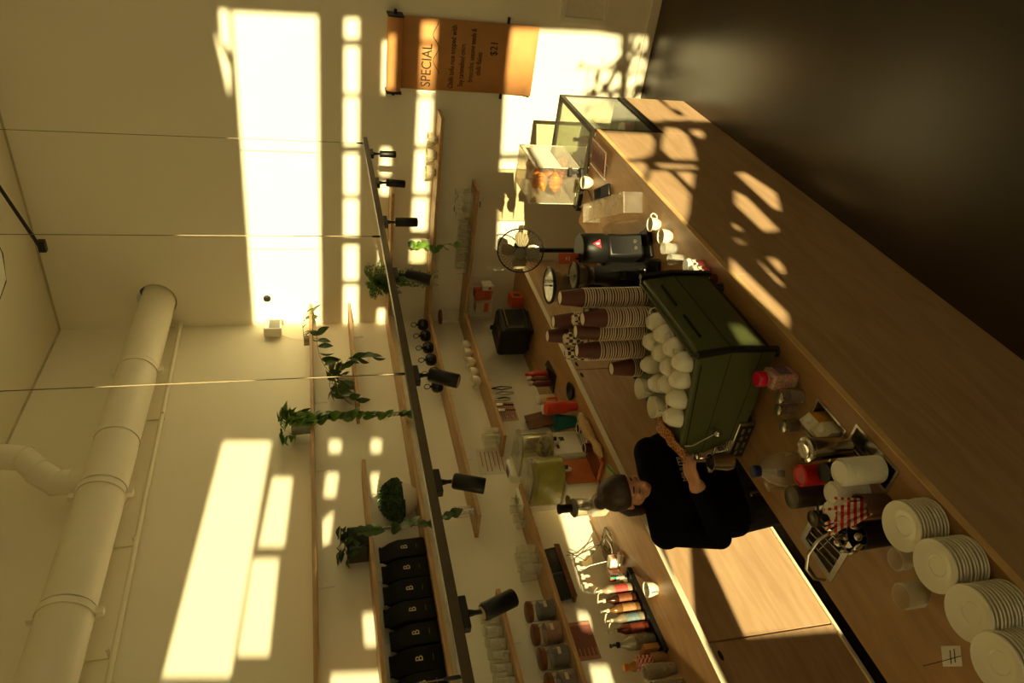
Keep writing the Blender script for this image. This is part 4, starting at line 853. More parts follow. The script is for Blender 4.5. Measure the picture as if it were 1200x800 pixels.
# utensils hanging under the shelf
hr = thing('utensil_rail', 'slim steel rail with hooks under the shelf', 'rail', (.03, -1.33, 1.385)); obj('rail', MB().tube([(0, -.22, 0), (0, .22, 0)], .005, 8), STEEL, hr)
for k in range(6): obj('hook', MB().tube([(0, -.18+.07*k, .006), (.012, -.18+.07*k, 0), (.014, -.18+.07*k, -.02)], .002, 5), STEEL, hr)
for k, (kind, lb) in enumerate((('tongs', 'black-handled tongs hanging at the corner end of the rail'), ('tongs', 'steel tongs hanging second on the rail'), ('scissor', 'dark kitchen scissors hanging in the middle of the rail'), ('peeler', 'steel peeler hanging after the scissors'), ('brush', 'wooden-handled brush hanging at the near end of the rail'))):
    y = -1.33+.15-.075*k; u_ = thing('hanging_utensil', lb, 'utensil', (.046, y, 1.37), 0, None, rot=(R(random.uniform(-6, 6)), 0, 0))
    if kind in ('tongs', 'scissor'):
        m_ = BLACK if k != 1 else STEEL
        obj('arm', MB().tube([(0, 0, 0), (0, .02, -.1), (0, .008, -.2 if kind == 'tongs' else -.15)], [.006, .006, .004], 6), m_, u_); obj('arm', MB().tube([(0, 0, 0), (0, -.02, -.1), (0, -.008, -.2 if kind == 'tongs' else -.15)], [.006, .006, .004], 6), STEEL if k == 2 else m_, u_)
    else:
        obj('handle', MB().tube([(0, 0, -.16), (0, 0, -.07)], [.008, .006], 8), DARKW if kind == 'brush' else BLACK, u_); obj('head', MB().box(-.006, -.02, -.07, .006, .02, 0), STEEL, u_, bevel=.004)
# bottles, jars and drinkware in front of the utensils
tr = thing('black_wedge_tray', 'black slanted tray under the sauce bottles', 'tray', (.36, -1.44, BACK), R(5)); obj('tray', MB().box(-.09, -.12, 0, .09, .12, .012), BLACK, tr); obj('back_lip', MB().prism([(-.12, .012), (.12, .012), (.06, .05)], .08, .09, 'x'), BLACK, tr)
for k, (dy, cc, nm) in enumerate(((.07, (206, 70, 38), 'orange-red'), (.0, (120, 58, 34), 'rust-brown'), (-.065, (104, 48, 26), 'dark brown'))):
    b_ = thing('sauce_bottle', nm+' sauce bottle on the black tray', 'bottle', (.34, -1.44+dy, BACK+.013)); obj('bottle', MB().lathe([(.026, 0), (.028, .01), (.028, .13), (.012, .16), (.012, .17)], 16), mat('sauce '+nm, cc, .35), b_); obj('cap', MB().lathe([(.014, .17), (.014, .195), (.01, .2)], 12), mat('pale cap', (220, 190, 160), .4) if k else RED, b_)
bw = thing('chopping_board', 'small wooden board leaning by the cream jars', 'board', (.10, -1.66, BACK), 0, rot=(0, R(-14), 0)); obj('board', MB().box(-.008, -.09, 0, .008, .09, .24), DARKW, bw, bevel=.006); obj('hanging_cord', MB().tube([(.009, 0, .22), (.014, .0, .25), (.006, 0, .235)], .003, 6), BLACK, bw)
for k, (dx, dy, r, h) in enumerate(((.24, -1.60, .045, .15), (.23, -1.71, .05, .13))):
    j = thing('cream_jar', ('taller' if k == 0 else 'wider')+' cream-coloured jar beside the red tumbler', 'jar', (dx, dy, BACK)); obj('jar', MB().lathe([(r*.9, 0), (r, .012), (r, h*.8), (r*.8, h*.92)], 20), mat('cream enamel', (214, 200, 164), .35), j); obj('lid', MB().lathe([(r*.84, h*.9), (r*.84, h), (r*.3, h+.01)], 18), WHITEP, j)
p = K(676, 467); rt = thing('red_tumbler', 'tall red drink tumbler with a loop handle', 'tumbler', (p.x-.06, p.y-.02, BACK), R(80)); obj('body', MB().lathe([(.036, 0), (.038, .07), (.05, .10), (.052, .22), (.05, .24)], 24), mat('coral red', (214, 68, 46), .4), rt); obj('lid', MB().lathe([(.05, .24), (.05, .252), (.02, .258)], 22), mat('coral red', (214, 68, 46), .4), rt); obj('handle', MB().tube([(.05, 0, .22), (.095, 0, .215), (.097, 0, .13), (.05, 0, .12)], .008, 8), MATS['coral red'], rt)
bb = thing('black_dish', 'flat black dish behind the red tumbler', 'dish', (p.x-.02, p.y+.12, BACK)); obj('dish', MB().lathe([(.05, 0), (.075, .02), (.073, .022), (.045, .006)], 22), BLACK, bb)
tc_ = thing('teal_cup', 'translucent teal beaker leaning beside the dispenser', 'cup', (.43, -2.10, BACK), 0, rot=(R(0), R(0), 0)); obj('beaker', MB().shell([(.0001, 0), (.045, 0), (.072, .16), (.069, .16), (.042, .006)], 24), mat('teal plastic', (26, 108, 106), .3), tc_); obj('liquid', MB().lathe([(.044, .008), (.055, .07)], 22), mat('dark contents', (20, 50, 46), .4), tc_)
# ------------------------------------------------------------ drink dispensers
def dispenser(label, y, full):
    d = thing('drink_dispenser', label, 'drink dispenser', (.30, y, BACK))
    obj('base', MB().box(-.20, -.13, 0, .10, .13, .26), WHITEP, d, bevel=.02, seg=3)
    fp_ = obj('drip_tray', MB().box(.10, -.12, 0, .30, .12, .03), mat('amber tray' if full else 'white tray', (190, 104, 48) if full else (226, 220, 206), .4), d, bevel=.01)
    g_ = MB()
    for k in range(9): g_.box(.12, -.1+.024*k, .03, .28, -.095+.024*k, .034)
    obj('grate', g_, BLACK, fp_)
    obj('front_panel', MB().box(.101, -.12, .03, .106, .12, .25), mat('amber front', (196, 112, 56), .4) if full else WHITEP, d, bevel=.004)
    st_ = MB().box(.107, -.06, .20, .109, -.02, .22).box(.107, .02, .14, .109, .06, .18)
    if not full: obj('sticker', st_, mat('dark sticker', (70, 64, 54), .5), d)
    tk_ = [(.09, -.115), (.17, -.10), (.21, -.06), (.22, 0), (.21, .06), (.17, .10), (.09, .115), (-.10, .115), (-.10, -.115)]
    obj('tank', MB().prism(tk_, .265, .50), clear('dispenser tank', (240, 238, 222), .10), d)
    if full: obj('juice', MB().prism([(a*.97, b_*.96) for a, b_ in tk_], .268, .455), mat('green apple juice', (190, 190, 70), .25, var=.15, scale=12, emit=0), d)
    else: obj('ice', MB().ball((.08, 0, .30), (.09, .08, .05)).ball((.0, .05, .30), (.06, .05, .04)), clear('ice cubes', (230, 226, 214), .3), d)
    obj('lid', MB().prism([(a*1.03, b_*1.03) for a, b_ in tk_], .50, .512), clear('dispenser lid', (230, 226, 210), .2), d)
    obj('cooling_tower', MB().box(-.20, -.10, .26, -.105, .10, .56), WHITEP, d, bevel=.03, seg=3); obj('tower_vent', MB().box(-.19, -.04, .5605, -.12, .04, .562), GREY, d)
    obj('tap', MB().lathe([(.012, .19), (.016, .2), (.016, .25), (.01, .26)], 14, T(.13, 0, 0)), WHITEP, d); obj('lever', MB().box(.14, -.01, .22, .165, .01, .24), BLACK, d)
    return d
dispenser('drink dispenser with an empty clear tank and white front', -2.30, False)
dispenser('drink dispenser with green juice and an amber drip tray', -2.60, True)
st_ = thing('steel_pot', 'polished steel canister behind the empty dispenser', 'canister', (.12, -2.02, BACK)); obj('pot', MB().lathe([(.09, 0), (.1, .02), (.1, .34), (.09, .38)], 26), STEEL, st_); obj('lid', MB().lathe([(.1, .38), (.08, .40), (.03, .41)], 26), STEEL, st_)
for k, (px, py) in enumerate([(690, 501), (697, 524)]):
    p = K(px, py); c = thing('takeaway_cup', 'brown paper cup standing by the dispenser, '+('next to the teal beaker' if k == 0 else 'next to the rolled cloth'), 'paper cup', (p.x, p.y, BACK)); obj('cup_wall', MB().shell([(.0001, 0), (.027, 0), (.038, .085)], 18), BRN, c); obj('rim', MB().shell([(.038, .083), (.041, .086), (.037, .09), (.034, .085)], 18), RIM, c)
# crumpled cloth / bread bags near the edge
def lumpy(mb_seed, P, rr):
    mb = MB().tube(P, rr, 12); rnd = random.Random(mb_seed); mb.v = [tuple(Vector(v)+Vector((rnd.uniform(-.006, .006),)*1+(rnd.uniform(-.006, .006), rnd.uniform(-.004, .004)))) for v in mb.v]; return mb
LIN = mat('beige linen', (196, 166, 120), .85, var=.12, scale=40, bump=.4, bscale=60)
tag(obj('folded_cloth', lumpy(3, [(.60, -2.22, BACK+.035), (.62, -2.34, BACK+.045), (.62, -2.46, BACK+.04), (.63, -2.54, BACK+.03)], [.014, .042, .038, .016]), LIN), 'beige rolled cloth on the worktop edge, beside the teal beaker', 'cloth')
tag(obj('folded_cloth', lumpy(5, [(.62, -2.50, BACK+.03), (.64, -2.62, BACK+.035), (.63, -2.70, BACK+.03)], [.016, .036, .014]), LIN), 'beige crumpled cloth in front of the amber drip tray', 'cloth')
gb = thing('green_packet', 'crumpled green-edged packet lying by the amber tray', 'packet', (.61, -2.86, BACK), R(20)); obj('packet', MB().box(-.05, -.08, 0, .05, .08, .022), mat('clear-green wrap', (150, 160, 110), .3), gb, bevel=.01); obj('edge', MB().box(.045, -.08, .022, .053, .08, .026), mat('green edge', (30, 120, 66), .4), gb)
# juicer
p = K(706, 575); ju = thing('juicer', 'slow juicer with a clear bowl and black feed tube', 'juicer', (.36, -2.90, BACK), R(-20)); obj('base', MB().box(-.07, -.06, 0, .09, .06, .12), mat('light grey plastic', (196, 186, 164), .35), ju, bevel=.02, seg=3)
obj('bowl', MB().shell([(.045, .12), (.06, .14), (.062, .24), (.059, .24), (.056, .14)], 22), GLASS, ju); obj('auger', MB().lathe([(.02, .12), (.03, .15), (.02, .22), (.01, .235)], 14), STEEL, ju); obj('collar', MB().lathe([(.064, .24), (.066, .255), (.05, .27)], 22), GREY, ju); obj('feed_tube', MB().lathe([(.03, .265), (.03, .345), (.034, .35), (.034, .365), (.026, .366)], 18), BLACK, ju); obj('hopper_wing', MB().lathe([(.05, 0), (.055, .01), (.02, .014)], 16, T(-.03, .05, .265)), mat('olive tray', (110, 104, 62), .4), ju)
# cables, receipts, markers
CW = mat('pale cable', (150, 140, 112), .5); CB = mat('dark cable', (54, 50, 40), .5)
for k in range(5):
    c0 = Vector((.14+.03*(k % 2), -3.02-.025*k, BACK+.006+.007*k)); rr = .065+.012*(k % 3)
    tag(obj('charging_cable', MB().tube([c0+Vector((rr*math.cos(a), rr*1.1*math.sin(a), .006*math.sin(3*a))) for a in [i*2*math.pi/22*1.5 for i in range(33)]], .0032, 6), CB if k % 2 else CW), ('dark' if k % 2 else 'pale')+' coiled charging cable in the tangle behind the barista', 'cable', 'tangled cables')
for k, (pts, m_) in enumerate((([(.012, -3.02, 1.20), (.02, -3.04, 1.12), (.03, -2.99, 1.02), (.06, -3.0, BACK+.02)], CB), ([(.05, -3.02, 1.20), (.06, -3.12, 1.1), (.09, -3.06, 1.0), (.10, -3.0, BACK+.02)], CB), ([(.06, -3.36, 1.20), (.09, -3.22, 1.19), (.11, -3.2, 1.1), (.14, -3.2, BACK+.03)], WHITEP))):
    tag(obj('power_lead', MB().tube(pts, .003, 6), m_), ('dark lead dropping from the wall to the cable tangle', 'dark lead looping from the upright tablet', 'white lead looping down from the second tablet')[k], 'cable')
for k, (x, y, sx, sy, sz, cc, nm) in enumerate(((.16, -3.24, .10, .06, .07, (232, 224, 206), 'white gift box'), (.13, -3.30, .04, .08, .09, (230, 190, 180), 'pink-printed card box'), (.24, -3.27, .08, .05, .03, (236, 230, 214), 'flat white receipt pad'))):
    o = thing('small_box', nm+' lying by the cables', 'box', (x, y, BACK), R(15)); obj('carton', MB().box(-sx/2, -sy/2, 0, sx/2, sy/2, sz), mat(nm, cc, .6), o, bevel=.003); obj('print', MB().box(sx/2+.0003, -sy*.3, sz*.25, sx/2+.001, sy*.3, sz*.7), mat('rosy print', (200, 120, 110), .6), o)
pg = thing('pen_cup', 'small clear cup of marker pens by the cables', 'cup', (.20, -3.40, BACK)); obj('cup', MB().shell([(.0001, 0), (.03, 0), (.034, .07), (.032, .07), (.028, .005)], 16), GLASS, pg)
for k, (cc, nm) in enumerate((((20, 150, 120), 'teal'), ((214, 80, 30), 'orange'), ((190, 30, 130), 'magenta'), ((30, 30, 30), 'black'))):
    m_ = thing('marker_pen', nm+' marker pen standing in the small cup', 'pen', (.20+.014*math.cos(k*1.57), -3.40+.014*math.sin(k*1.57), BACK+.008), 0, rot=(R(8*math.sin(k*1.57)), R(8), 0)); obj('barrel', MB().lathe([(.006, 0), (.006, .08)], 10), WHITEP, m_); obj('cap', MB().lathe([(.0072, .08), (.0072, .12), (.005, .125)], 10), mat('pen '+nm, cc, .4), m_)
# tablets on the wooden ledge
la, lb_ = onx(645, 640, .05), onx(680, 700, .05); lz = (la.z+lb_.z)/2; ly0, ly1 = lb_.y, la.y
ld = thing('tablet_ledge', 'narrow wooden ledge on the wall under the jar shelf', 'ledge', (.0, (ly0+ly1)/2, lz)); hw = (ly1-ly0)/2
obj('ledge', MB().box(.001, -hw, -.02, .075, hw, 0), DARKW, ld, bevel=.004); obj('front_lip', MB().box(.068, -hw, 0, .075, hw, .02), DARKW, ld)
for k, y in enumerate((ly1-hw*.52, ly0+hw*.46)):
    t = thing('tablet', ('tablet with a plain dark screen, nearer the cables' if k == 0 else 'tablet with a reflecting screen, nearer the pump bottles'), 'tablet', (.055, y, lz+.001), 0, rot=(0, R(-10), 0)); obj('case', MB().box(-.006, -hw*.46, 0, .006, hw*.46, .15), BLACK, t, bevel=.006); obj('screen', MB().box(.0062, -hw*.42, .012, .0072, hw*.42, .138), mat('tablet glass', (34, 36, 36), .12), t)
# pump bottles on a black tray
TB = [K(742, 664), K(779, 764)]; t0, t1 = Vector((.30, -3.46, 0)), Vector((.22, -4.02, 0))
bt = thing('bottle_tray', 'long black tray holding the syrup bottles', 'tray', (.235, -3.70, BACK), R(2)); obj('tray', MB().box(-.07, -.30, 0, .09, .30, .01), BLACK, bt); obj('front_lip', MB().box(.08, -.30, .01, .09, .30, .03), BLACK, bt); obj('end_lip', MB().box(-.07, .29, .01, .08, .30, .03), BLACK, bt)
def pump(label, y, r, h, fill, pumpm, lab):
    b_ = thing('pump_bottle', label, 'bottle', (.225, y, BACK+.011), R(random.uniform(-30, 30)))
    obj('bottle', MB().lathe([(r*.92, 0), (r, .01), (r, h*.62), (r*.4, h*.78), (r*.38, h*.84)], 20), fill, b_)
    obj('sticker', MB().shell([(r+.0008, h*.15), (r+.0008, h*.5)], 20), lab, b_)
    pp = obj('pump', MB().lathe([(r*.42, h*.84), (r*.42, h*.9), (.006, h*.91), (.006, h*1.02), (.012, h*1.03), (.012, h*1.06)], 12), pumpm, b_); obj('nozzle', MB().tube([(0, 0, h*1.045), (.05, 0, h*1.045), (.06, 0, h*1.02)], .0045, 8), pumpm, pp)
CLP = mat('clear pump plastic', (206, 198, 176), .3)
for k, (nm, cc, lc) in enumerate((('clear syrup bottle with a red label, first on the tray', (220, 204, 176), (160, 60, 56)), ('dark brown syrup bottle, second on the tray', (80, 44, 22), (110, 60, 30)), ('amber syrup bottle, third on the tray', (160, 116, 64), (140, 100, 60)), ('clear syrup bottle with a blue label, fourth on the tray', (200, 186, 156), (92, 110, 116)), ('rust-coloured syrup bottle, fifth on the tray', (160, 74, 40), (140, 60, 36)))):
    pump(nm, -3.485-.071*k, .031, .25, clear('syrup %d' % k, cc, .35), CLP, mat('syrup label %d' % k, lc, .5, var=.3, scale=40))
pump('big silver-grey pump bottle with a black pump', -3.862, .043, .27, mat('silver bottle', (170, 162, 140), .3, metal=.5), BLACK, mat('grey label', (120, 112, 96), .5, var=.35, scale=50))
rk2 = thing('biscuit_rack', 'narrow rack of thin wafers at the end of the bottle tray', 'rack', (.24, -3.932, BACK+.011)); obj('rack', MB().box(-.06, -.022, 0, .06, .022, .012), BLACK, rk2)
for k in range(7): obj('wafer', MB().box(-.05+.015*k, -.018, .012, -.044+.015*k, .018, .11), mat('wafer', (176, 128, 64), .7), rk2)
ob = thing('orange_bottle', 'small bottle with an orange cap behind the wafers', 'bottle', (.08, -3.93, BACK)); obj('bottle', MB().lathe([(.03, 0), (.032, .01), (.032, .14), (.018, .17)], 16), clear('honey bottle', (240, 200, 120), .3), ob); obj('cap', MB().lathe([(.022, .17), (.022, .2), (.01, .205)], 14), mat('orange cap', (226, 130, 20), .4), ob)
p = K(770, 689); cup('single white coffee cup in the sun on the back worktop', (p.x, p.y, BACK), R(-60), .047, .072, name='coffee_cup')
sj = thing('straw_holder', 'glass jar packed with red-striped straws on the back worktop', 'jar', (.255, -4.005, BACK)); obj('jar', MB().shell([(.0001, 0), (.042, 0), (.044, .10), (.042, .10), (.04, .006)], 18), mat('kraft cup', (150, 112, 70), .6), sj)
for k in range(26):
    a = random.uniform(0, 6.28); r = .034*math.sqrt(random.random()); dx, dy = math.cos(a)*r, math.sin(a)*r
    tag(obj('paper_straw', MB().tube([(.255+dx*.8, -4.005+dy*.8, BACK+.01), (.255+dx*1.25, -4.005+dy*1.25, BACK+.185+random.uniform(-.006, .006))], .0042, 6), STRIPE), 'red and white striped paper straw in the jar by the wafers', 'straw', 'straws on the back worktop')
PETM = MB().shell([(.032, 0), (.045, .10), (.047, .102), (.044, .102), (.031, .002)], 18).mesh('plastic_cup'); PETM.materials.append(clear('cloudy plastic', (236, 230, 214), .25))
for k, (x, y) in enumerate(((.31, -4.10), (.33, -4.21))):
    for i in range(9): tag(obj('plastic_cup', PETM, None, loc=(x, y, BACK+.001+.011*i)), 'cloudy plastic cup in the '+('stack beside the straws' if k == 0 else 'stack beyond the first one')+' on the back worktop', 'cup', 'plastic cup stack '+('by the straws' if k == 0 else 'past the straws'))
# ============================================================ things on the shelves
def S(px, py, x, z): q = onx(px, py, x); return (x, q.y, z)
TUM = tumbler_mesh().mesh('tumbler'); TUM.materials.append(GLASS)
def tumblers(pts, z, h, label, group, x0=.12, zs=1):
    for k, (dx, y) in enumerate(pts): o = tag(obj('tumbler', TUM, None, loc=(x0+dx, y, z)), label, 'glass', group); o.scale = (zs, zs, h/.11)
# white cups on the glass shelf in the corner
for k, (px, py) in enumerate(((552, 404), (555, 413), (558, 424), (560, 436), (563, 446))):
    l_ = S(px, py, .13, Z5); cup('small white espresso cup on the corner shelf, '+('nearest the corner', 'second from the corner', 'third from the corner', 'fourth from the corner', 'last of the row')[k], l_, R(200), .052, .085, 'white cups on the corner shelf')
BG = mat('black glaze', (22, 20, 18), .25)
for k, (px, py) in enumerate(((505, 380), (508, 393), (511, 407), (514, 421), (518, 437), (521, 452))):
    l_ = S(px, py, .13, Z4); kp = thing('black_pot', 'round black pot with a ring handle on top, '+('nearest the corner', 'second from the corner', 'third from the corner', 'fourth from the corner', 'fifth from the corner', 'behind the tilted spotlight')[k], 'pot', l_, R(90), 'black pots on the corner shelf')
    obj('body', MB().lathe([(.036, 0), (.052, .02), (.058, .05), (.05, .08), (.03, .095)], 22), BG, kp); obj('knob', MB().lathe([(.012, .094), (.01, .104), (.014, .112)], 12), BG, kp)
    obj('ring_handle', MB().tube([(.0, .026*math.cos(t), .134+.026*math.sin(t)) for t in [i*2*math.pi/18 for i in range(18)]], .0035, 6, closed=True), BG, kp)
tumblers([(-.03, -1.86), (.04, -1.86), (-.03, -1.94), (.04, -1.94)], Z5, .13, 'tall clear tumbler at the end of the white cup shelf', 'tumblers at the shelf end')
tumblers([(0, -2.62), (.06, -2.70)], Z4, .13, 'clear tumbler at the end of the mug shelf', 'tumblers on the mug shelf end')
tumblers([(-.04, -2.62), (.04, -2.62), (-.03, -2.72), (.05, -2.70), (0, -2.80)], Z5, .07, 'short clear glass at the far end of the jar shelf', 'short glasses on the jar shelf', zs=.95)
tumblers([(-.05, -3.04), (.03, -3.04), (-.05, -3.12), (.03, -3.12), (-.05, -3.20), (.03, -3.20)], Z5, .13, 'tall clear tumbler beside the wooden-lidded jars', 'tumblers on the jar shelf')
tumblers([(dx, -3.46-.082*i) for i in range(7) for dx in (-.05, .04)], Z4, .10, 'clear tumbler in the double row on the near shelf', 'tumblers on the near shelf', zs=1.12)
# wooden-lidded jars
for k, (px, cc, nm) in enumerate(((727, (40, 24, 16), 'dark coffee beans'), (747, (150, 90, 46), 'brown sugar'), (768, (48, 30, 20), 'dark tea'), (790, (90, 56, 30), 'brown cocoa'))):
    y = (-3.50, -3.66, -3.82, -3.98)[k]
    j = thing('storage_jar', 'glass jar of '+nm+' with a wooden lid on the low shelf', 'jar', (.125, y, Z5), R(0)); obj('glass', MB().shell([(.0001, 0), (.062, 0), (.066, .01), (.066, .13), (.058, .145)], 22), GLASS, j); obj('contents', MB().lathe([(.061, .004), (.061, .10)], 22), mat(nm, cc, .7, var=.3, scale=80), j); obj('lid', MB().lathe([(.064, .145), (.066, .15), (.066, .172), (.06, .176)], 24), DARKW, j)
    obj('wire_clip', MB().tube([(.067, -.02, .10), (.07, 0, .15), (.067, .02, .10)], .002, 5), CHROME, j)
    obj('tag', MB().box(.0665, -.022, .055, .0675, .022, .075), mat('pale tag', (190, 176, 146), .6), j)
# coffee bags
for k in range(7):
    y = -2.95-.158*k; g = thing('coffee_bag', 'matte black coffee bag with a pale letter B, '+('nearest the bush', 'second from the bush', 'third from the bush', 'fourth from the bush', 'fifth from the bush', 'sixth from the bush', 'seventh from the bush', 'eighth from the bush')[k], 'coffee bag', (.135, y, Z3), R(random.uniform(-5, 5)), 'black coffee bags on the long shelf')
    h = .29+random.uniform(-.012, .015)*(k > 0)
    mb = MB(); sec = [(0, .048, .074, 0), (.02, .054, .077, 0), (h*.62, .05, .075, 0), (h*.80, .034, .074, -.004), (h*.95, .010, .066, -.006), (h, .006, .060, -.004)]
    vs = []; fs = []
    for (z, dx, dy, off) in sec: vs += [(dx+off, -dy, z), (dx+off+.004, 0, z), (dx+off, dy, z), (-dx+off, dy, z), (-dx+off-.004, 0, z), (-dx+off, -dy, z)]
    for i in range(len(sec)-1):
        for j in range(6): fs.append((i*6+j, i*6+(j+1) % 6, (i+1)*6+(j+1) % 6, (i+1)*6+j))
    fs += [(5, 4, 3, 2, 1, 0), tuple(30+j for j in range(6))]
    obj('bag', mb.add(vs, fs), MATTE, g, bevel=.006); obj('folded_top', MB().box(-.012, -.060, h-.004, .012, .060, h+.012), MATTE, g, bevel=.003)
    text('letter_b', 'B', .062, mat('pale bag print', (206, 190, 150), .6), g, (.0585, 0, .14), (R(90), 0, R(90)))
    obj('price_line', MB().box(.0585, -.02, .06, .0592, .02, .063), mat('dim bag print', (90, 82, 64), .6), g)
# glasses and bowls on the far wall shelves
for k, x in enumerate((1.93, 1.79, 1.64)): 
    b_ = thing('glass_bowl', 'pale glass bowl at the end of the far-wall shelf, '+('outermost', 'middle', 'innermost')[k], 'bowl', (x, -.12, Z4), 0, 'bowls on the far shelf'); obj('bowl', MB().shell([(.0001, 0), (.03, 0), (.058, .04), (.062, .085), (.059, .085), (.054, .042), (.0001, .006)], 22), clear('milky glass', (236, 230, 210), .3), b_); obj('foot', MB().lathe([(.03, -.0), (.032, .004), (.026, .008)], 18), MATS['milky glass'], b_)
for k, x in enumerate((1.43, 1.35, 1.27)):
    for i in range(2):
        wgx = thing('wine_glass', 'upturned stem glass on the '+('far-wall glass shelf by the wall' if i else 'far-wall glass shelf by its edge'), 'glass', (x, -.06-.1*i, Z5), 0, 'stem glasses on the far shelf'); obj('bowl', MB().shell([(.03, 0), (.038, .03), (.03, .07), (.006, .085), (.028, .07), (.036, .03)], 18), GLASS, wgx); obj('stem', MB().lathe([(.004, .085), (.004, .145)], 8), GLASS, wgx); obj('foot', MB().lathe([(.004, .145), (.03, .152), (.03, .154)], 18), GLASS, wgx)
tumblers([(1.13-.075*i-.12, -.07-.09*j) for i in range(7) for j in range(2)], Z5, .10, 'clear tumbler in the far-wall glass shelf row', 'tumblers on the far shelf')
jr = thing('lidded_jar', 'tall glass jar with a brown disc lid in the shelf corner', 'jar', (.14, -.14, Z5)); obj('glass', MB().shell([(.0001, 0), (.07, 0), (.072, .01), (.072, .19), (.066, .2)], 24), GLASS, jr); obj('lid', MB().lathe([(.07, .205), (.074, .21), (.074, .225), (.06, .232)], 24), DARKW, jr)
cs = thing('card_stand', 'small clear acrylic card on the far-wall shelf behind the vine', 'card', (.85, -.12, Z4)); obj('card', MB().box(-.12, -.003, .0, .10, .003, .18, T(rx=R(-8))), ACRYL, cs); obj('base', MB().box(-.12, -.02, 0, .10, .03, .004), ACRYL, cs)
# ============================================================ plants
def leaf_mesh(name, w, l, material, heart=True):
    n = 6; vs = []; fs = []
    for i in range(n+1):
        t = i/n; ww = w*(math.sin(math.pi*min(1, t*.92+.08))**.75*(1.25-t*.7) if heart else math.sin(math.pi*t)**.9)*.5
        bend = -.35*l*t*t
        vs += [(l*t-(.1*l if heart and i == 0 else 0), -ww, bend+ww*.25), (l*t, 0, bend), (l*t-(.1*l if heart and i == 0 else 0), ww, bend+ww*.25)]
    for i in range(n):
        for j in range(2): fs.append((i*3+j, i*3+j+1, i*3+j+4, i*3+j+3))
    me = MB().add(vs, fs).mesh(name, 60); me.materials.append(material); return me
HEART = leaf_mesh('leaf', .085, .09, LEAF); HEARTD = leaf_mesh('leaf', .085, .09, LEAFD); LANCE = leaf_mesh('leaf', .055, .125, LEAFD, False); PALE = leaf_mesh('leaf', .062, .11, LEAFV, False)
def put(me, par, p, az, el, s=1, roll=0):
    o = bpy.data.objects.new('leaf', me); col.objects.link(o); o.parent = par
    p = Vector(p); L_ = me.vertices[-1].co.x*s; b = par.location
    if b.x+p.x < .03 and b.x < 1: p.x = .03-b.x
    if b.y+p.y > -.03: p.y = -.03-b.y
    if b.x < .3 and b.x+p.x+L_*math.cos(az)*math.cos(el) < .03: az = math.pi-az
    if b.y > -.2 and b.y+p.y+L_*math.sin(az)*math.cos(el) > -.03: az = -az
    o.location = p
    o.rotation_euler = (Matrix.Rotation(az, 3, 'Z') @ Matrix.Rotation(-el, 3, 'Y') @ Matrix.Rotation(roll, 3, 'X')).to_euler(); o.scale = (s, s, s); return o
def vine(par, pts, me, n, s=(.8, 1.2), toward=0, rnd=None, name='vine'):
    rnd = rnd or random; P = [Vector(p) for p in pts]
    obj(name, MB().tube(P, .0025, 5), STEM, par)
    L = [0]
    for a, b_ in zip(P, P[1:]): L.append(L[-1]+(b_-a).length)
    for i in range(n):
        d = L[-1]*(i+.5)/n; k = max(j for j in range(len(L)) if L[j] <= d); k = min(k, len(P)-2); t = (d-L[k])/(L[k+1]-L[k]); q = P[k].lerp(P[k+1], t)
        put(me, par, q, toward+rnd.uniform(-.9, .9), rnd.uniform(-1.35, -.35), rnd.uniform(*s), rnd.uniform(-.6, .6))
def clump(par, c, me, n, r, s=(.7, 1.2), up=.3):
    for i in range(n):
        a = random.uniform(0, 6.28); e_ = random.uniform(-.4, 1.1); d = Vector((math.cos(a)*math.cos(e_), math.sin(a)*math.cos(e_), math.sin(e_)))
        put(me, par, Vector(c)+Vector((d.x*r[0], d.y*r[1], d.z*r[2]))*random.uniform(.55, 1), a+random.uniform(-.5, .5), e_*.5+random.uniform(-.5, .4), random.uniform(*s), random.uniform(-.6, .6))
CER = mat('grey-beige ceramic', (172, 156, 128), .5); CERW = mat('white ceramic', (214, 204, 184), .45)
def pot(par, r, h, m_, rb=None, soil=True):
    rb = rb or r*.8
    obj('pot', MB().shell([(.0001, 0), (rb, 0), (r, h), (r-.008, h), (rb*.9, .02), (.0001, .018)], 24), m_, par)
    obj('soil', MB().lathe([(r*.9, h*.85), (r*.9, h*.88)], 20), mat('soil', (40, 30, 20), .9), par)
GX = 0   # azimuth facing the room (+x)
# pothos in a striped pot on the top shelf
p1 = thing('pothos_plant', 'pothos in a grey ribbed pot on the top shelf, long vine trailing down', 'plant', (.12, -1.60, Z1))
rb_ = MB(); pr = []
for k in range(48): a = 2*math.pi*k/48; pr.append(.078+.003*(k % 4 < 2))
vs = []; fs = []
for z, s in ((0, .86), (.145, 1.0)):
    for k in range(48): a = 2*math.pi*k/48; vs.append((pr[k]*s*math.cos(a), pr[k]*s*math.sin(a), z))
for k in range(48): fs.append((k, (k+1) % 48, 48+(k+1) % 48, 48+k))
fs += [tuple(range(47, -1, -1)), tuple(range(48, 96))]
obj('pot', rb_.add(vs, fs), mat('ribbed grey-green pot', (128, 134, 112), .5), p1, smooth=0)
clump(p1, (0, -.01, .16), HEART, 34, (.11, .13, .09), (.7, 1.1))
vine(p1, [(.05, -.05, .16), (.10, -.09, .12), (.12, -.11, .02), (.12, -.09, -.06)], HEART, 10, toward=GX)
pe_ = [onx(px, py, .27)-Vector((.12, -1.60, Z1)) for px, py in ((352, 486), (366, 488), (390, 488), (415, 487), (440, 488), (462, 487), (484, 485))]
vine(p1, [(.06, .02, .15)]+pe_, HEART, 38, (.7, 1.05), GX); vine(p1, [(.07, .0, .14)]+[q+Vector((.01, -.03, 0)) for q in pe_[:4]], HEART, 24, (.75, 1.1), GX, name='short_vine')
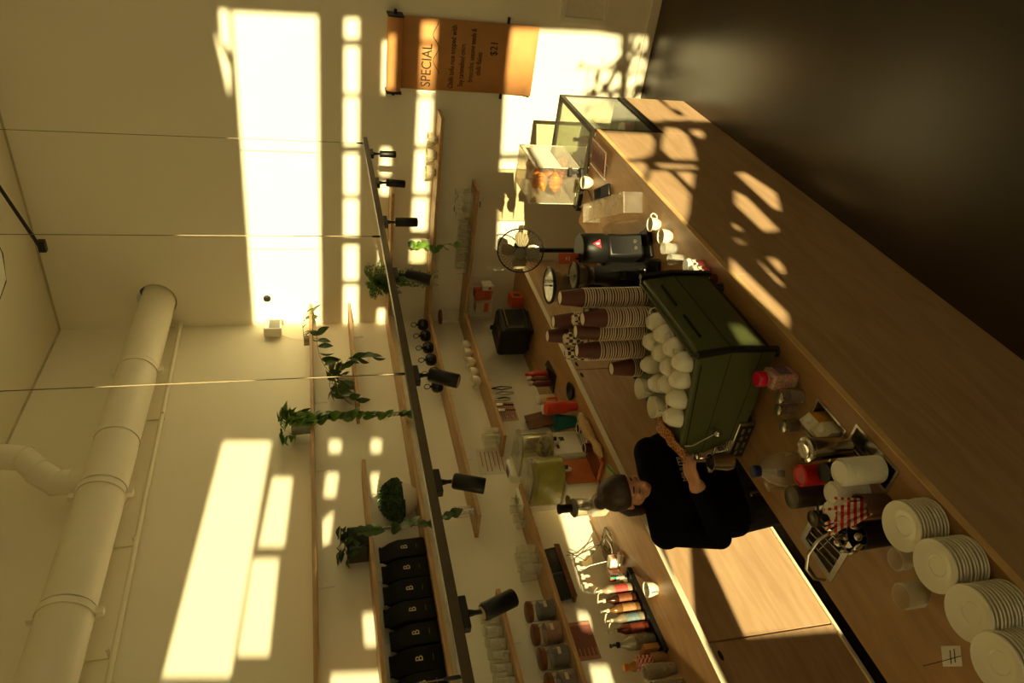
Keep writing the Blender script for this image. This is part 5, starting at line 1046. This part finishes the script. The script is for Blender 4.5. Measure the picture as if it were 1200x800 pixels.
obj('plant_label', MB().tube([(.03, .05, .15), (.03, .06, .24)], .002, 5).box(.028, .02, .235, .032, .07, .247), BLACK, p1)
# vine along the corner end of the top shelf
p2 = thing('corner_vine', 'sparse dark vine with lance leaves hanging from the top shelf corner', 'plant', (.12, -.45, Z1)); pot(p2, .05, .05, CER, .045)
vine(p2, [(.0, .0, .05), (.05, .18, .06), (.10, .30, .03), (.125, .25, -.04)], LANCE, 7, (.7, 1.0), GX+.8)
pe_ = [onx(px, py, .27)-Vector((.12, -.45, Z1)) for px, py in ((362, 388), (371, 392), (372, 405), (374, 416), (380, 428), (388, 438))]
vine(p2, [(.05, .02, .05)]+pe_, LANCE, 9, (.9, 1.3), R(-60))
# pale plant on the short shelf
p3 = thing('hoya_plant', 'pale-leaved plant in a beige pot on the short corner shelf', 'plant', S(414, 448, .13, Z2)); pot(p3, .075, .125, CER)
clump(p3, (0, .02, .12), PALE, 34, (.11, .15, .09), (.8, 1.2)); base = Vector(p3.location)
vine(p3, [(.05, .08, .12)]+[onx(px, py, .28)-base for px, py in ((410, 418), (424, 419), (438, 417))], LANCE, 9, (.8, 1.2), R(-40))
vine(p3, [(.05, -.06, .12)]+[onx(px, py, .27)-base for px, py in ((395, 452), (398, 464), (412, 466), (420, 470))], LANCE, 8, (.8, 1.2), R(-50))
vine(p3, [(.0, -.02, .12)]+[onx(px, py, .22)-base for px, py in ((388, 440), (386, 450), (390, 466))], LANCE, 5, (.8, 1.1), R(-80))
# dark square planter with a trailing vine
p4 = thing('square_planter', 'glossy dark green square planter with a trailing vine, on the shelf above the bags', 'plant', S(430, 637, .13, Z2)); base = Vector(p4.location)
obj('pot', MB().box(-.085, -.085, 0, .085, .085, .135), mat('glossy dark glaze', (34, 42, 34), .12), p4, bevel=.008); obj('soil', MB().box(-.078, -.078, .1355, .078, .078, .137), MATS['soil'], p4)
clump(p4, (0, 0, .14), HEARTD, 22, (.10, .11, .07), (.6, .95))
vine(p4, [(.06, .05, .13)]+[onx(px, py, .29)-base for px, py in ((428, 622), (445, 621), (462, 618), (480, 616), (498, 614), (514, 612), (524, 604), (534, 600))], HEARTD, 13, (.75, 1.0), GX)
# round bush in a white bowl
p5 = thing('boxwood_bush', 'dense round bush in a white bowl pot on the long shelf', 'plant', S(492, 583, .125, Z3)); obj('pot', MB().shell([(.0001, 0), (.07, 0), (.108, .05), (.115, .10), (.105, .10), (.09, .06), (.0001, .02)], 26), CERW, p5)
mb = MB(); rnd = random.Random(11)
for i in range(2600):
    a = rnd.uniform(0, 6.283); e_ = math.asin(rnd.uniform(-.12, 1)); r = rnd.uniform(.78, 1.0); q = Vector((.118*r*math.cos(e_)*math.cos(a), .185*r*math.cos(e_)*math.sin(a), .125+.15*r*math.sin(e_)))
    t = Vector((rnd.uniform(-1, 1), rnd.uniform(-1, 1), rnd.uniform(-1, 1))).normalized(); u2 = t.orthogonal().normalized(); s = rnd.uniform(.008, .014)
    mb.add([q-t*s, q+u2*s*.5, q+t*s, q-u2*s*.5], [(0, 1, 2, 3)])
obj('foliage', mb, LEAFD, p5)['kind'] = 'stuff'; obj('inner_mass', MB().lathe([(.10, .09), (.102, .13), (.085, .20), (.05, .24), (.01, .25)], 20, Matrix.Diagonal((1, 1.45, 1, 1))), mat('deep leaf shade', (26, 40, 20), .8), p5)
# fern on the far-wall shelf
p6 = thing('bushy_fern', 'bushy fine-leaved fern trailing over the far-wall shelf', 'plant', (.86-.25, -.13, Z3)); p6.location.x = ony(460, 328, -.13).x; pot(p6, .07, .10, BLACK)
mb = MB(); base = Vector(p6.location); tips = [ony(px, py, -.22)-base for px, py in ((435, 312), (436, 330), (442, 345), (450, 310), (470, 318), (490, 318), (506, 320), (508, 330), (480, 330), (460, 338), (498, 326), (470, 345))]
for t in tips*6:
    t = t+Vector((rnd.uniform(-.05, .05), rnd.uniform(-.08, .06), rnd.uniform(-.05, .05))); c0 = Vector((0, -.02, .10)); mid = c0.lerp(t, .5)+Vector((0, -.05, .07))
    for i in range(60):
        s = i/59; q = c0.lerp(mid, s).lerp(mid.lerp(t, s), s)+Vector((rnd.uniform(-.012, .012), rnd.uniform(-.012, .012), rnd.uniform(-.012, .012))); d = Vector((rnd.uniform(-1, 1), rnd.uniform(-1, 1), rnd.uniform(-.6, .6))).normalized(); u2 = d.orthogonal().normalized(); z = rnd.uniform(.010, .02)
        mb.add([q-d*z, q+u2*z*.35, q+d*z, q-u2*z*.35], [(0, 1, 2, 3)])
obj('foliage', mb, LEAF, p6)['kind'] = 'stuff'
# small trailing vine over the bowl shelf
p7 = thing('heart_vine', 'small heart-leaved vine trailing over the far-wall bowl shelf', 'plant', (0, -.13, Z4)); p7.location.x = ony(498, 285, -.13).x; pot(p7, .045, .08, clear('clear pot', (240, 238, 226), .2), .04); base = Vector(p7.location)
vine(p7, [(0, -.02, .08)]+[ony(px, py, -.27)-base for px, py in ((478, 286), (487, 290), (495, 284), (505, 292), (515, 288), (528, 285), (536, 288))], HEART, 13, (.65, .95), R(-90))

# tall leafy plant by the front wall (its shadow falls low on the far wall)
p8 = thing('potted_tree', 'tall leafy potted plant standing by the street window', 'plant', (7.42, -8.45, 0)); pot(p8, .17, .3, CERW)
BIG = leaf_mesh('leaf', .12, .2, LEAF); rnd = random.Random(4)
for k in range(7):
    a = k*.9; tip = Vector((.24*math.cos(a), .2*math.sin(a), .95+.07*k)); obj('stem', MB().tube([(0, 0, .27), (tip.x*.4, tip.y*.4, .6), tip], .008, 6), STEM, p8)
    for j in range(8): q = Vector((0, 0, .27)).lerp(tip, .45+.075*j); put(BIG, p8, q, a+rnd.uniform(-1.5, 1.5), rnd.uniform(-.3, .8), rnd.uniform(.5, .9), rnd.uniform(-.7, .7))
# ============================================================ person
def capsule(mb, a, b, ra, rb, n=16, flat=1.0, up=None):
    a, b = Vector(a), Vector(b); L = (b-a).length; q = (b-a).to_track_quat('Z', 'Y').to_matrix().to_4x4(); q.translation = a
    prof = [(max(1e-5, ra*math.sin(t)), -ra*math.cos(t)) for t in [i*math.pi/2/5 for i in range(5)]]+[(ra, 0), (rb, L)]+[(max(1e-5, rb*math.cos(t)), L+rb*math.sin(t)) for t in [i*math.pi/2/5 for i in range(1, 6)]]
    mb.lathe(prof, n, q)
def ellip(mb, c, r, M): mb.ball(c, r, 24, 16, M)
pf_ = Vector((.92, -.39, 0)).normalized(); ps_ = Vector((pf_.y, -pf_.x, 0))      # facing; her right-hand side
RS = Vector((1.535, -4.10, 1.305)); LS = Vector((1.70, -3.735, 1.285)); MID = (RS+LS)/2
PEL = Vector((1.53, -3.93, .90)); NECK = MID+Vector((.012, 0, .026)); HC = Vector((1.665, -3.945, 1.485))
body = MB()
for a, b_, ra, rb in ((PEL, PEL+Vector((.02, .0, .16)), .145, .13), (PEL+Vector((.02, 0, .16)), MID-Vector((.0, 0, .10)), .13, .14)): 
    for s in (-.075, 0, .075): capsule(body, a+ps_*s, b_+ps_*s, ra*.82, rb*.82)
capsule(body, RS, LS, .075, .075); capsule(body, RS-Vector((0, 0, .06))-ps_*.03, LS-Vector((0, 0, .06))+ps_*.03, .095, .095)
for s in (-.05, .05): capsule(body, MID+pf_*.06+ps_*s-Vector((0, 0, .11)), MID+pf_*.05+ps_*s-Vector((0, 0, .16)), .06, .06)
capsule(body, MID, NECK+Vector((.0, 0, .03)), .07, .052)
RE = Vector((1.595, -4.205, 1.095)); RW = Vector((1.865, -4.125, 1.255)); RH = Vector((1.925, -4.095, 1.29))
capsule(body, RS, RE, .062, .052); capsule(body, RE, RW, .052, .036)
LE = Vector((1.70, -3.60, 1.05)); LW = Vector((1.765, -3.63, 1.14)); LH = Vector((1.83, -3.62, 1.13))
capsule(body, LS, LE, .062, .05); capsule(body, LE, LW, .05, .032)
for s, dx in ((-.09, .0), (.09, .02)):
    hip = PEL+ps_*s-Vector((0, 0, .05)); knee = Vector((hip.x+.03, hip.y, .48)); ank = Vector((hip.x-.01, hip.y, .09))
    capsule(body, hip, knee, .088, .062); capsule(body, knee, ank, .06, .042); capsule(body, ank-Vector((0, 0, .03)), ank+pf_*.15-Vector((0, 0, .045)), .042, .034)
def hand(W, dirv, palm_n, thumb_side, curl):
    """palm + five fingers rooted in it"""
    d = Vector(dirv).normalized(); n = Vector(palm_n); n = (n-d*n.dot(d)).normalized(); s = d.cross(n).normalized()*thumb_side
    hb = MB(); capsule(hb, W-d*.03, W+d*.02, .026, .024)
    for k in range(4): capsule(hb, W+d*.005+s*(.022-.0147*k)*.6, W+d*.078+s*(.030-.02*k), .0145, .0115, 10)
    for k, (L, of) in enumerate(((.068, .03), (.077, .010), (.070, -.010), (.054, -.029))):
        b0 = W+d*.076+s*of; ang = 0; dirn = d
        for j, fr in enumerate((.45, .32, .23)):
            ang += curl*(.6, 1.0, .7)[j]; dirn = d*math.cos(ang)+n*math.sin(ang); b1 = b0+dirn*L*fr; capsule(hb, b0, b1, .0096-.0009*j, .0088-.0009*j, 10); b0 = b1
    t0 = W+d*.022+s*.028; t1 = t0+(d*.6+s*.62+n*.35).normalized()*.04; t2 = t1+(d*.85+s*.15+n*.45).normalized()*.034; capsule(hb, t0, t1, .0125, .0105, 10); capsule(hb, t1, t2, .0105, .008, 10)
    return hb
hR = hand(RW, RH-RW, Vector((.2, .45, -.8)), 1, .42); hL = hand(LW, LH-LW, Vector((.2, 0, -1)), -1, .7)
# head: skull, jaw, nose, ears, brow, lips
hz_ = Vector((.16, -.0, 1)); hf = (pf_*1.0+ps_*-.10+Vector((0, 0, -.42))).normalized(); hs = hf.cross(Vector((0, 0, 1))).normalized(); hu = hs.cross(hf).normalized()
HMX = Matrix(((hf.x, hs.x, hu.x, HC.x), (hf.y, hs.y, hu.y, HC.y), (hf.z, hs.z, hu.z, HC.z), (0, 0, 0, 1)))   # x forward, y her right, z up
hd_ = MB()
ellip(hd_, (-.012, 0, .025), (.092, .073, .092), HMX); ellip(hd_, (.024, 0, -.02), (.062, .059, .088), HMX); ellip(hd_, (.045, 0, -.078), (.036, .040, .034), HMX); ellip(hd_, (.012, 0, -.052), (.058, .051, .042), HMX)
ellip(hd_, (.072, 0, -.085), (.016, .022, .016), HMX); ellip(hd_, (.084, 0, -.028), (.013, .009, .026), HMX); ellip(hd_, (.094, 0, -.040), (.014, .012, .010), HMX); ellip(hd_, (.088, .010, -.043), (.009, .008, .007), HMX); ellip(hd_, (.088, -.010, -.043), (.009, .008, .007), HMX)
for s in (-1, 1):
    ellip(hd_, (.066, s*.031, .012), (.014, .022, .008), HMX); ellip(hd_, (.060, s*.040, -.030), (.020, .022, .020), HMX); ellip(hd_, (-.005, s*.073, -.012), (.016, .008, .030), HMX); ellip(hd_, (.066, s*.030, -.006), (.014, .015, .011), HMX)
ellip(hd_, (.080, 0, -.064), (.012, .022, .006), HMX); ellip(hd_, (.079, 0, -.073), (.012, .019, .006), HMX)
capsule(hd_, NECK-pf_*.02-Vector((0, 0, .03)), HC+hf*-.045-hu*.06, .052, .046)
def remesh(mb, name, voxel, smooth_it):
    me = mb.mesh(name); o = bpy.data.objects.new(name, me); col.objects.link(o)
    r = o.modifiers.new('r', 'REMESH'); r.mode = 'VOXEL'; r.voxel_size = voxel
    s = o.modifiers.new('s', 'SMOOTH'); s.iterations = smooth_it; s.factor = .5
    me2 = bpy.data.meshes.new_from_object(o.evaluated_get(bpy.context.evaluated_depsgraph_get())); bpy.data.objects.remove(o)
    me2.polygons.foreach_set('use_smooth', [True]*len(me2.polygons)); return me2
allb = MB()
for q in (body, hR, hL, hd_): allb.add(q.v, q.f)
me = remesh(allb, 'body', .0055, 5); me.materials.clear()
for m_ in (SKIN, CLOTH, mat('dark trousers', (24, 22, 22), .8), mat('black shoe', (18, 17, 16), .5)): me.materials.append(m_)
rdir = (RH-RW).normalized(); ldir = (LH-LW).normalized()
for pl_ in me.polygons:
    c = pl_.center
    skin = (c-RW).dot(rdir) > -.012 and (c-RW).length < .25 or ((c-LW).dot(ldir) > -.012 and (c-LW).length < .22) or ((c-HC).length < .14 and (c-HC).dot(hu) > -.108 and ((c-HC).dot(hf) > -.03 or (c-HC).dot(hu) > -.06))
    pl_.material_index = 0 if skin else (1 if c.z > .86 else (2 if c.z > .1 else 3))
pn = thing('person', 'person in a black long-sleeved top wiping the green machine with a cloth', 'person', (PEL.x, PEL.y, 0)); off = Matrix.Translation((-PEL.x, -PEL.y, 0))
me.transform(off); bo = obj('body', me, None, pn)
# loose folds of the top: hem and sleeve cuffs
cf = MB()
for W, E_, r in ((RW, RE, .041), (LW, LE, .037)):
    d = (W-E_).normalized(); q = d.to_track_quat('Z', 'Y').to_matrix().to_4x4(); q.translation = W-d*.02-Vector((PEL.x, PEL.y, 0)); obj('cuff', MB().shell([(r*.9, -.02), (r*1.04, -.02), (r*1.0, .012), (r*.9, .012)], 18, q), CLOTH, pn)
q = Matrix.Translation(NECK+Vector((.012, 0, .004))-Vector((PEL.x, PEL.y, 0))) @ Matrix.Rotation(R(12), 4, 'Y'); obj('collar', MB().tube([(.066*math.cos(a), .066*math.sin(a), 0) for a in [i*2*math.pi/24 for i in range(24)]], .012, 8, closed=True, M=q), CLOTH, pn)
def off_h(mb): return Matrix.Translation((-PEL.x, -PEL.y, 0)) @ HMX
HL = off_h(None)
# hair cap, pulled back, with a bun and loose tail
hr_ = MB(); n, m_ = 32, 20; vs = []; fs = []
for i in range(m_+1):
    t = math.pi*.64*i/m_
    for k in range(n):
        a = 2*math.pi*k/n; fwd = math.cos(a)
        tt = t*(1-.34*max(0, fwd)**1.2)+(.18*t*max(0, -fwd))
        vs.append((-.014+(.101)*math.sin(tt)*math.cos(a), .082*math.sin(tt)*math.sin(a), .026+.101*math.cos(tt)))
for i in range(m_):
    for k in range(n): k2 = (k+1) % n; fs.append((i*n+k, i*n+k2, (i+1)*n+k2, (i+1)*n+k))
hr_.add(vs, fs, HL); ho = obj('hair', hr_, HAIR, pn); sd_ = ho.modifiers.new('t', 'SOLIDIFY'); sd_.thickness = .006
obj('hair_bun', MB().ball((-.095, .012, .075), (.032, .036, .03), 16, 12, HL), HAIR, ho)
obj('hair_tail', MB().tube([(-.07, .03, -.03), (-.075, .045, -.08), (-.05, .055, -.13), (-.03, .06, -.17)], [.035, .034, .026, .008], 12, M=HL), HAIR, ho)
DK = mat('dark lashes', (44, 28, 20), .6); LIP = mat('lips', (168, 92, 80), .45)
for s in (-1, 1):
    obj('eyebrow', MB().tube([(.083, s*.014, .020), (.082, s*.028, .025), (.070, s*.044, .019)], [.003, .0034, .002], 6, M=HL), DK, bo)
    obj('lash_line', MB().tube([(.0825, s*.017, -.011), (.0825, s*.030, -.0145), (.074, s*.043, -.010)], [.0016, .0024, .0018], 6, M=HL), DK, bo)
obj('lip', MB().ball((.0885, 0, -.0655), (.006, .019, .0045), 14, 8, HL), LIP, bo); obj('lip', MB().ball((.0875, 0, -.0725), (.006, .016, .005), 14, 8, HL), LIP, bo)
# chest print
tc0 = MID+pf_*.118-Vector((0, 0, .10))-Vector((PEL.x, PEL.y, 0)); az = math.atan2(pf_.y, pf_.x)
text('chest_lettering', 'MINUTE', .034, mat('white chest print', (190, 180, 160), .6), bo, tuple(tc0+ps_*-.06), (R(90), 0, az+R(90)), .003)
# the checked cloth in her hand
CLT = checker('tan checked cloth', (202, 140, 84), (150, 84, 44), 90)
pts = [RH+rdir*.06, (2.0, -4.06, 1.335), (2.02, -3.99, 1.36), (2.02, -3.93, 1.375), (2.03, -3.86, 1.37)]
cl = MB(); vs = []; fs = []; nn = 12
for i in range(nn+1):
    t = i/nn*4; k = min(3, int(t)); p_ = Vector(pts[k]).lerp(Vector(pts[k+1]), t-k); wdt = .016+.024*i/nn
    for j in range(5):
        f_ = (j-2)/2; vs.append(p_+Vector((f_*wdt, 0, .010*math.sin(i*1.3+j*2)+.006*(1-f_*f_))))
for i in range(nn):
    for j in range(4): fs.append((i*5+j, i*5+j+1, i*5+j+6, i*5+j+5))
co = tag(obj('cleaning_cloth', cl.add(vs, fs), CLT), 'tan checked cloth held in the hand over the machine edge', 'cloth'); q = co.modifiers.new('t', 'SOLIDIFY'); q.thickness = .006
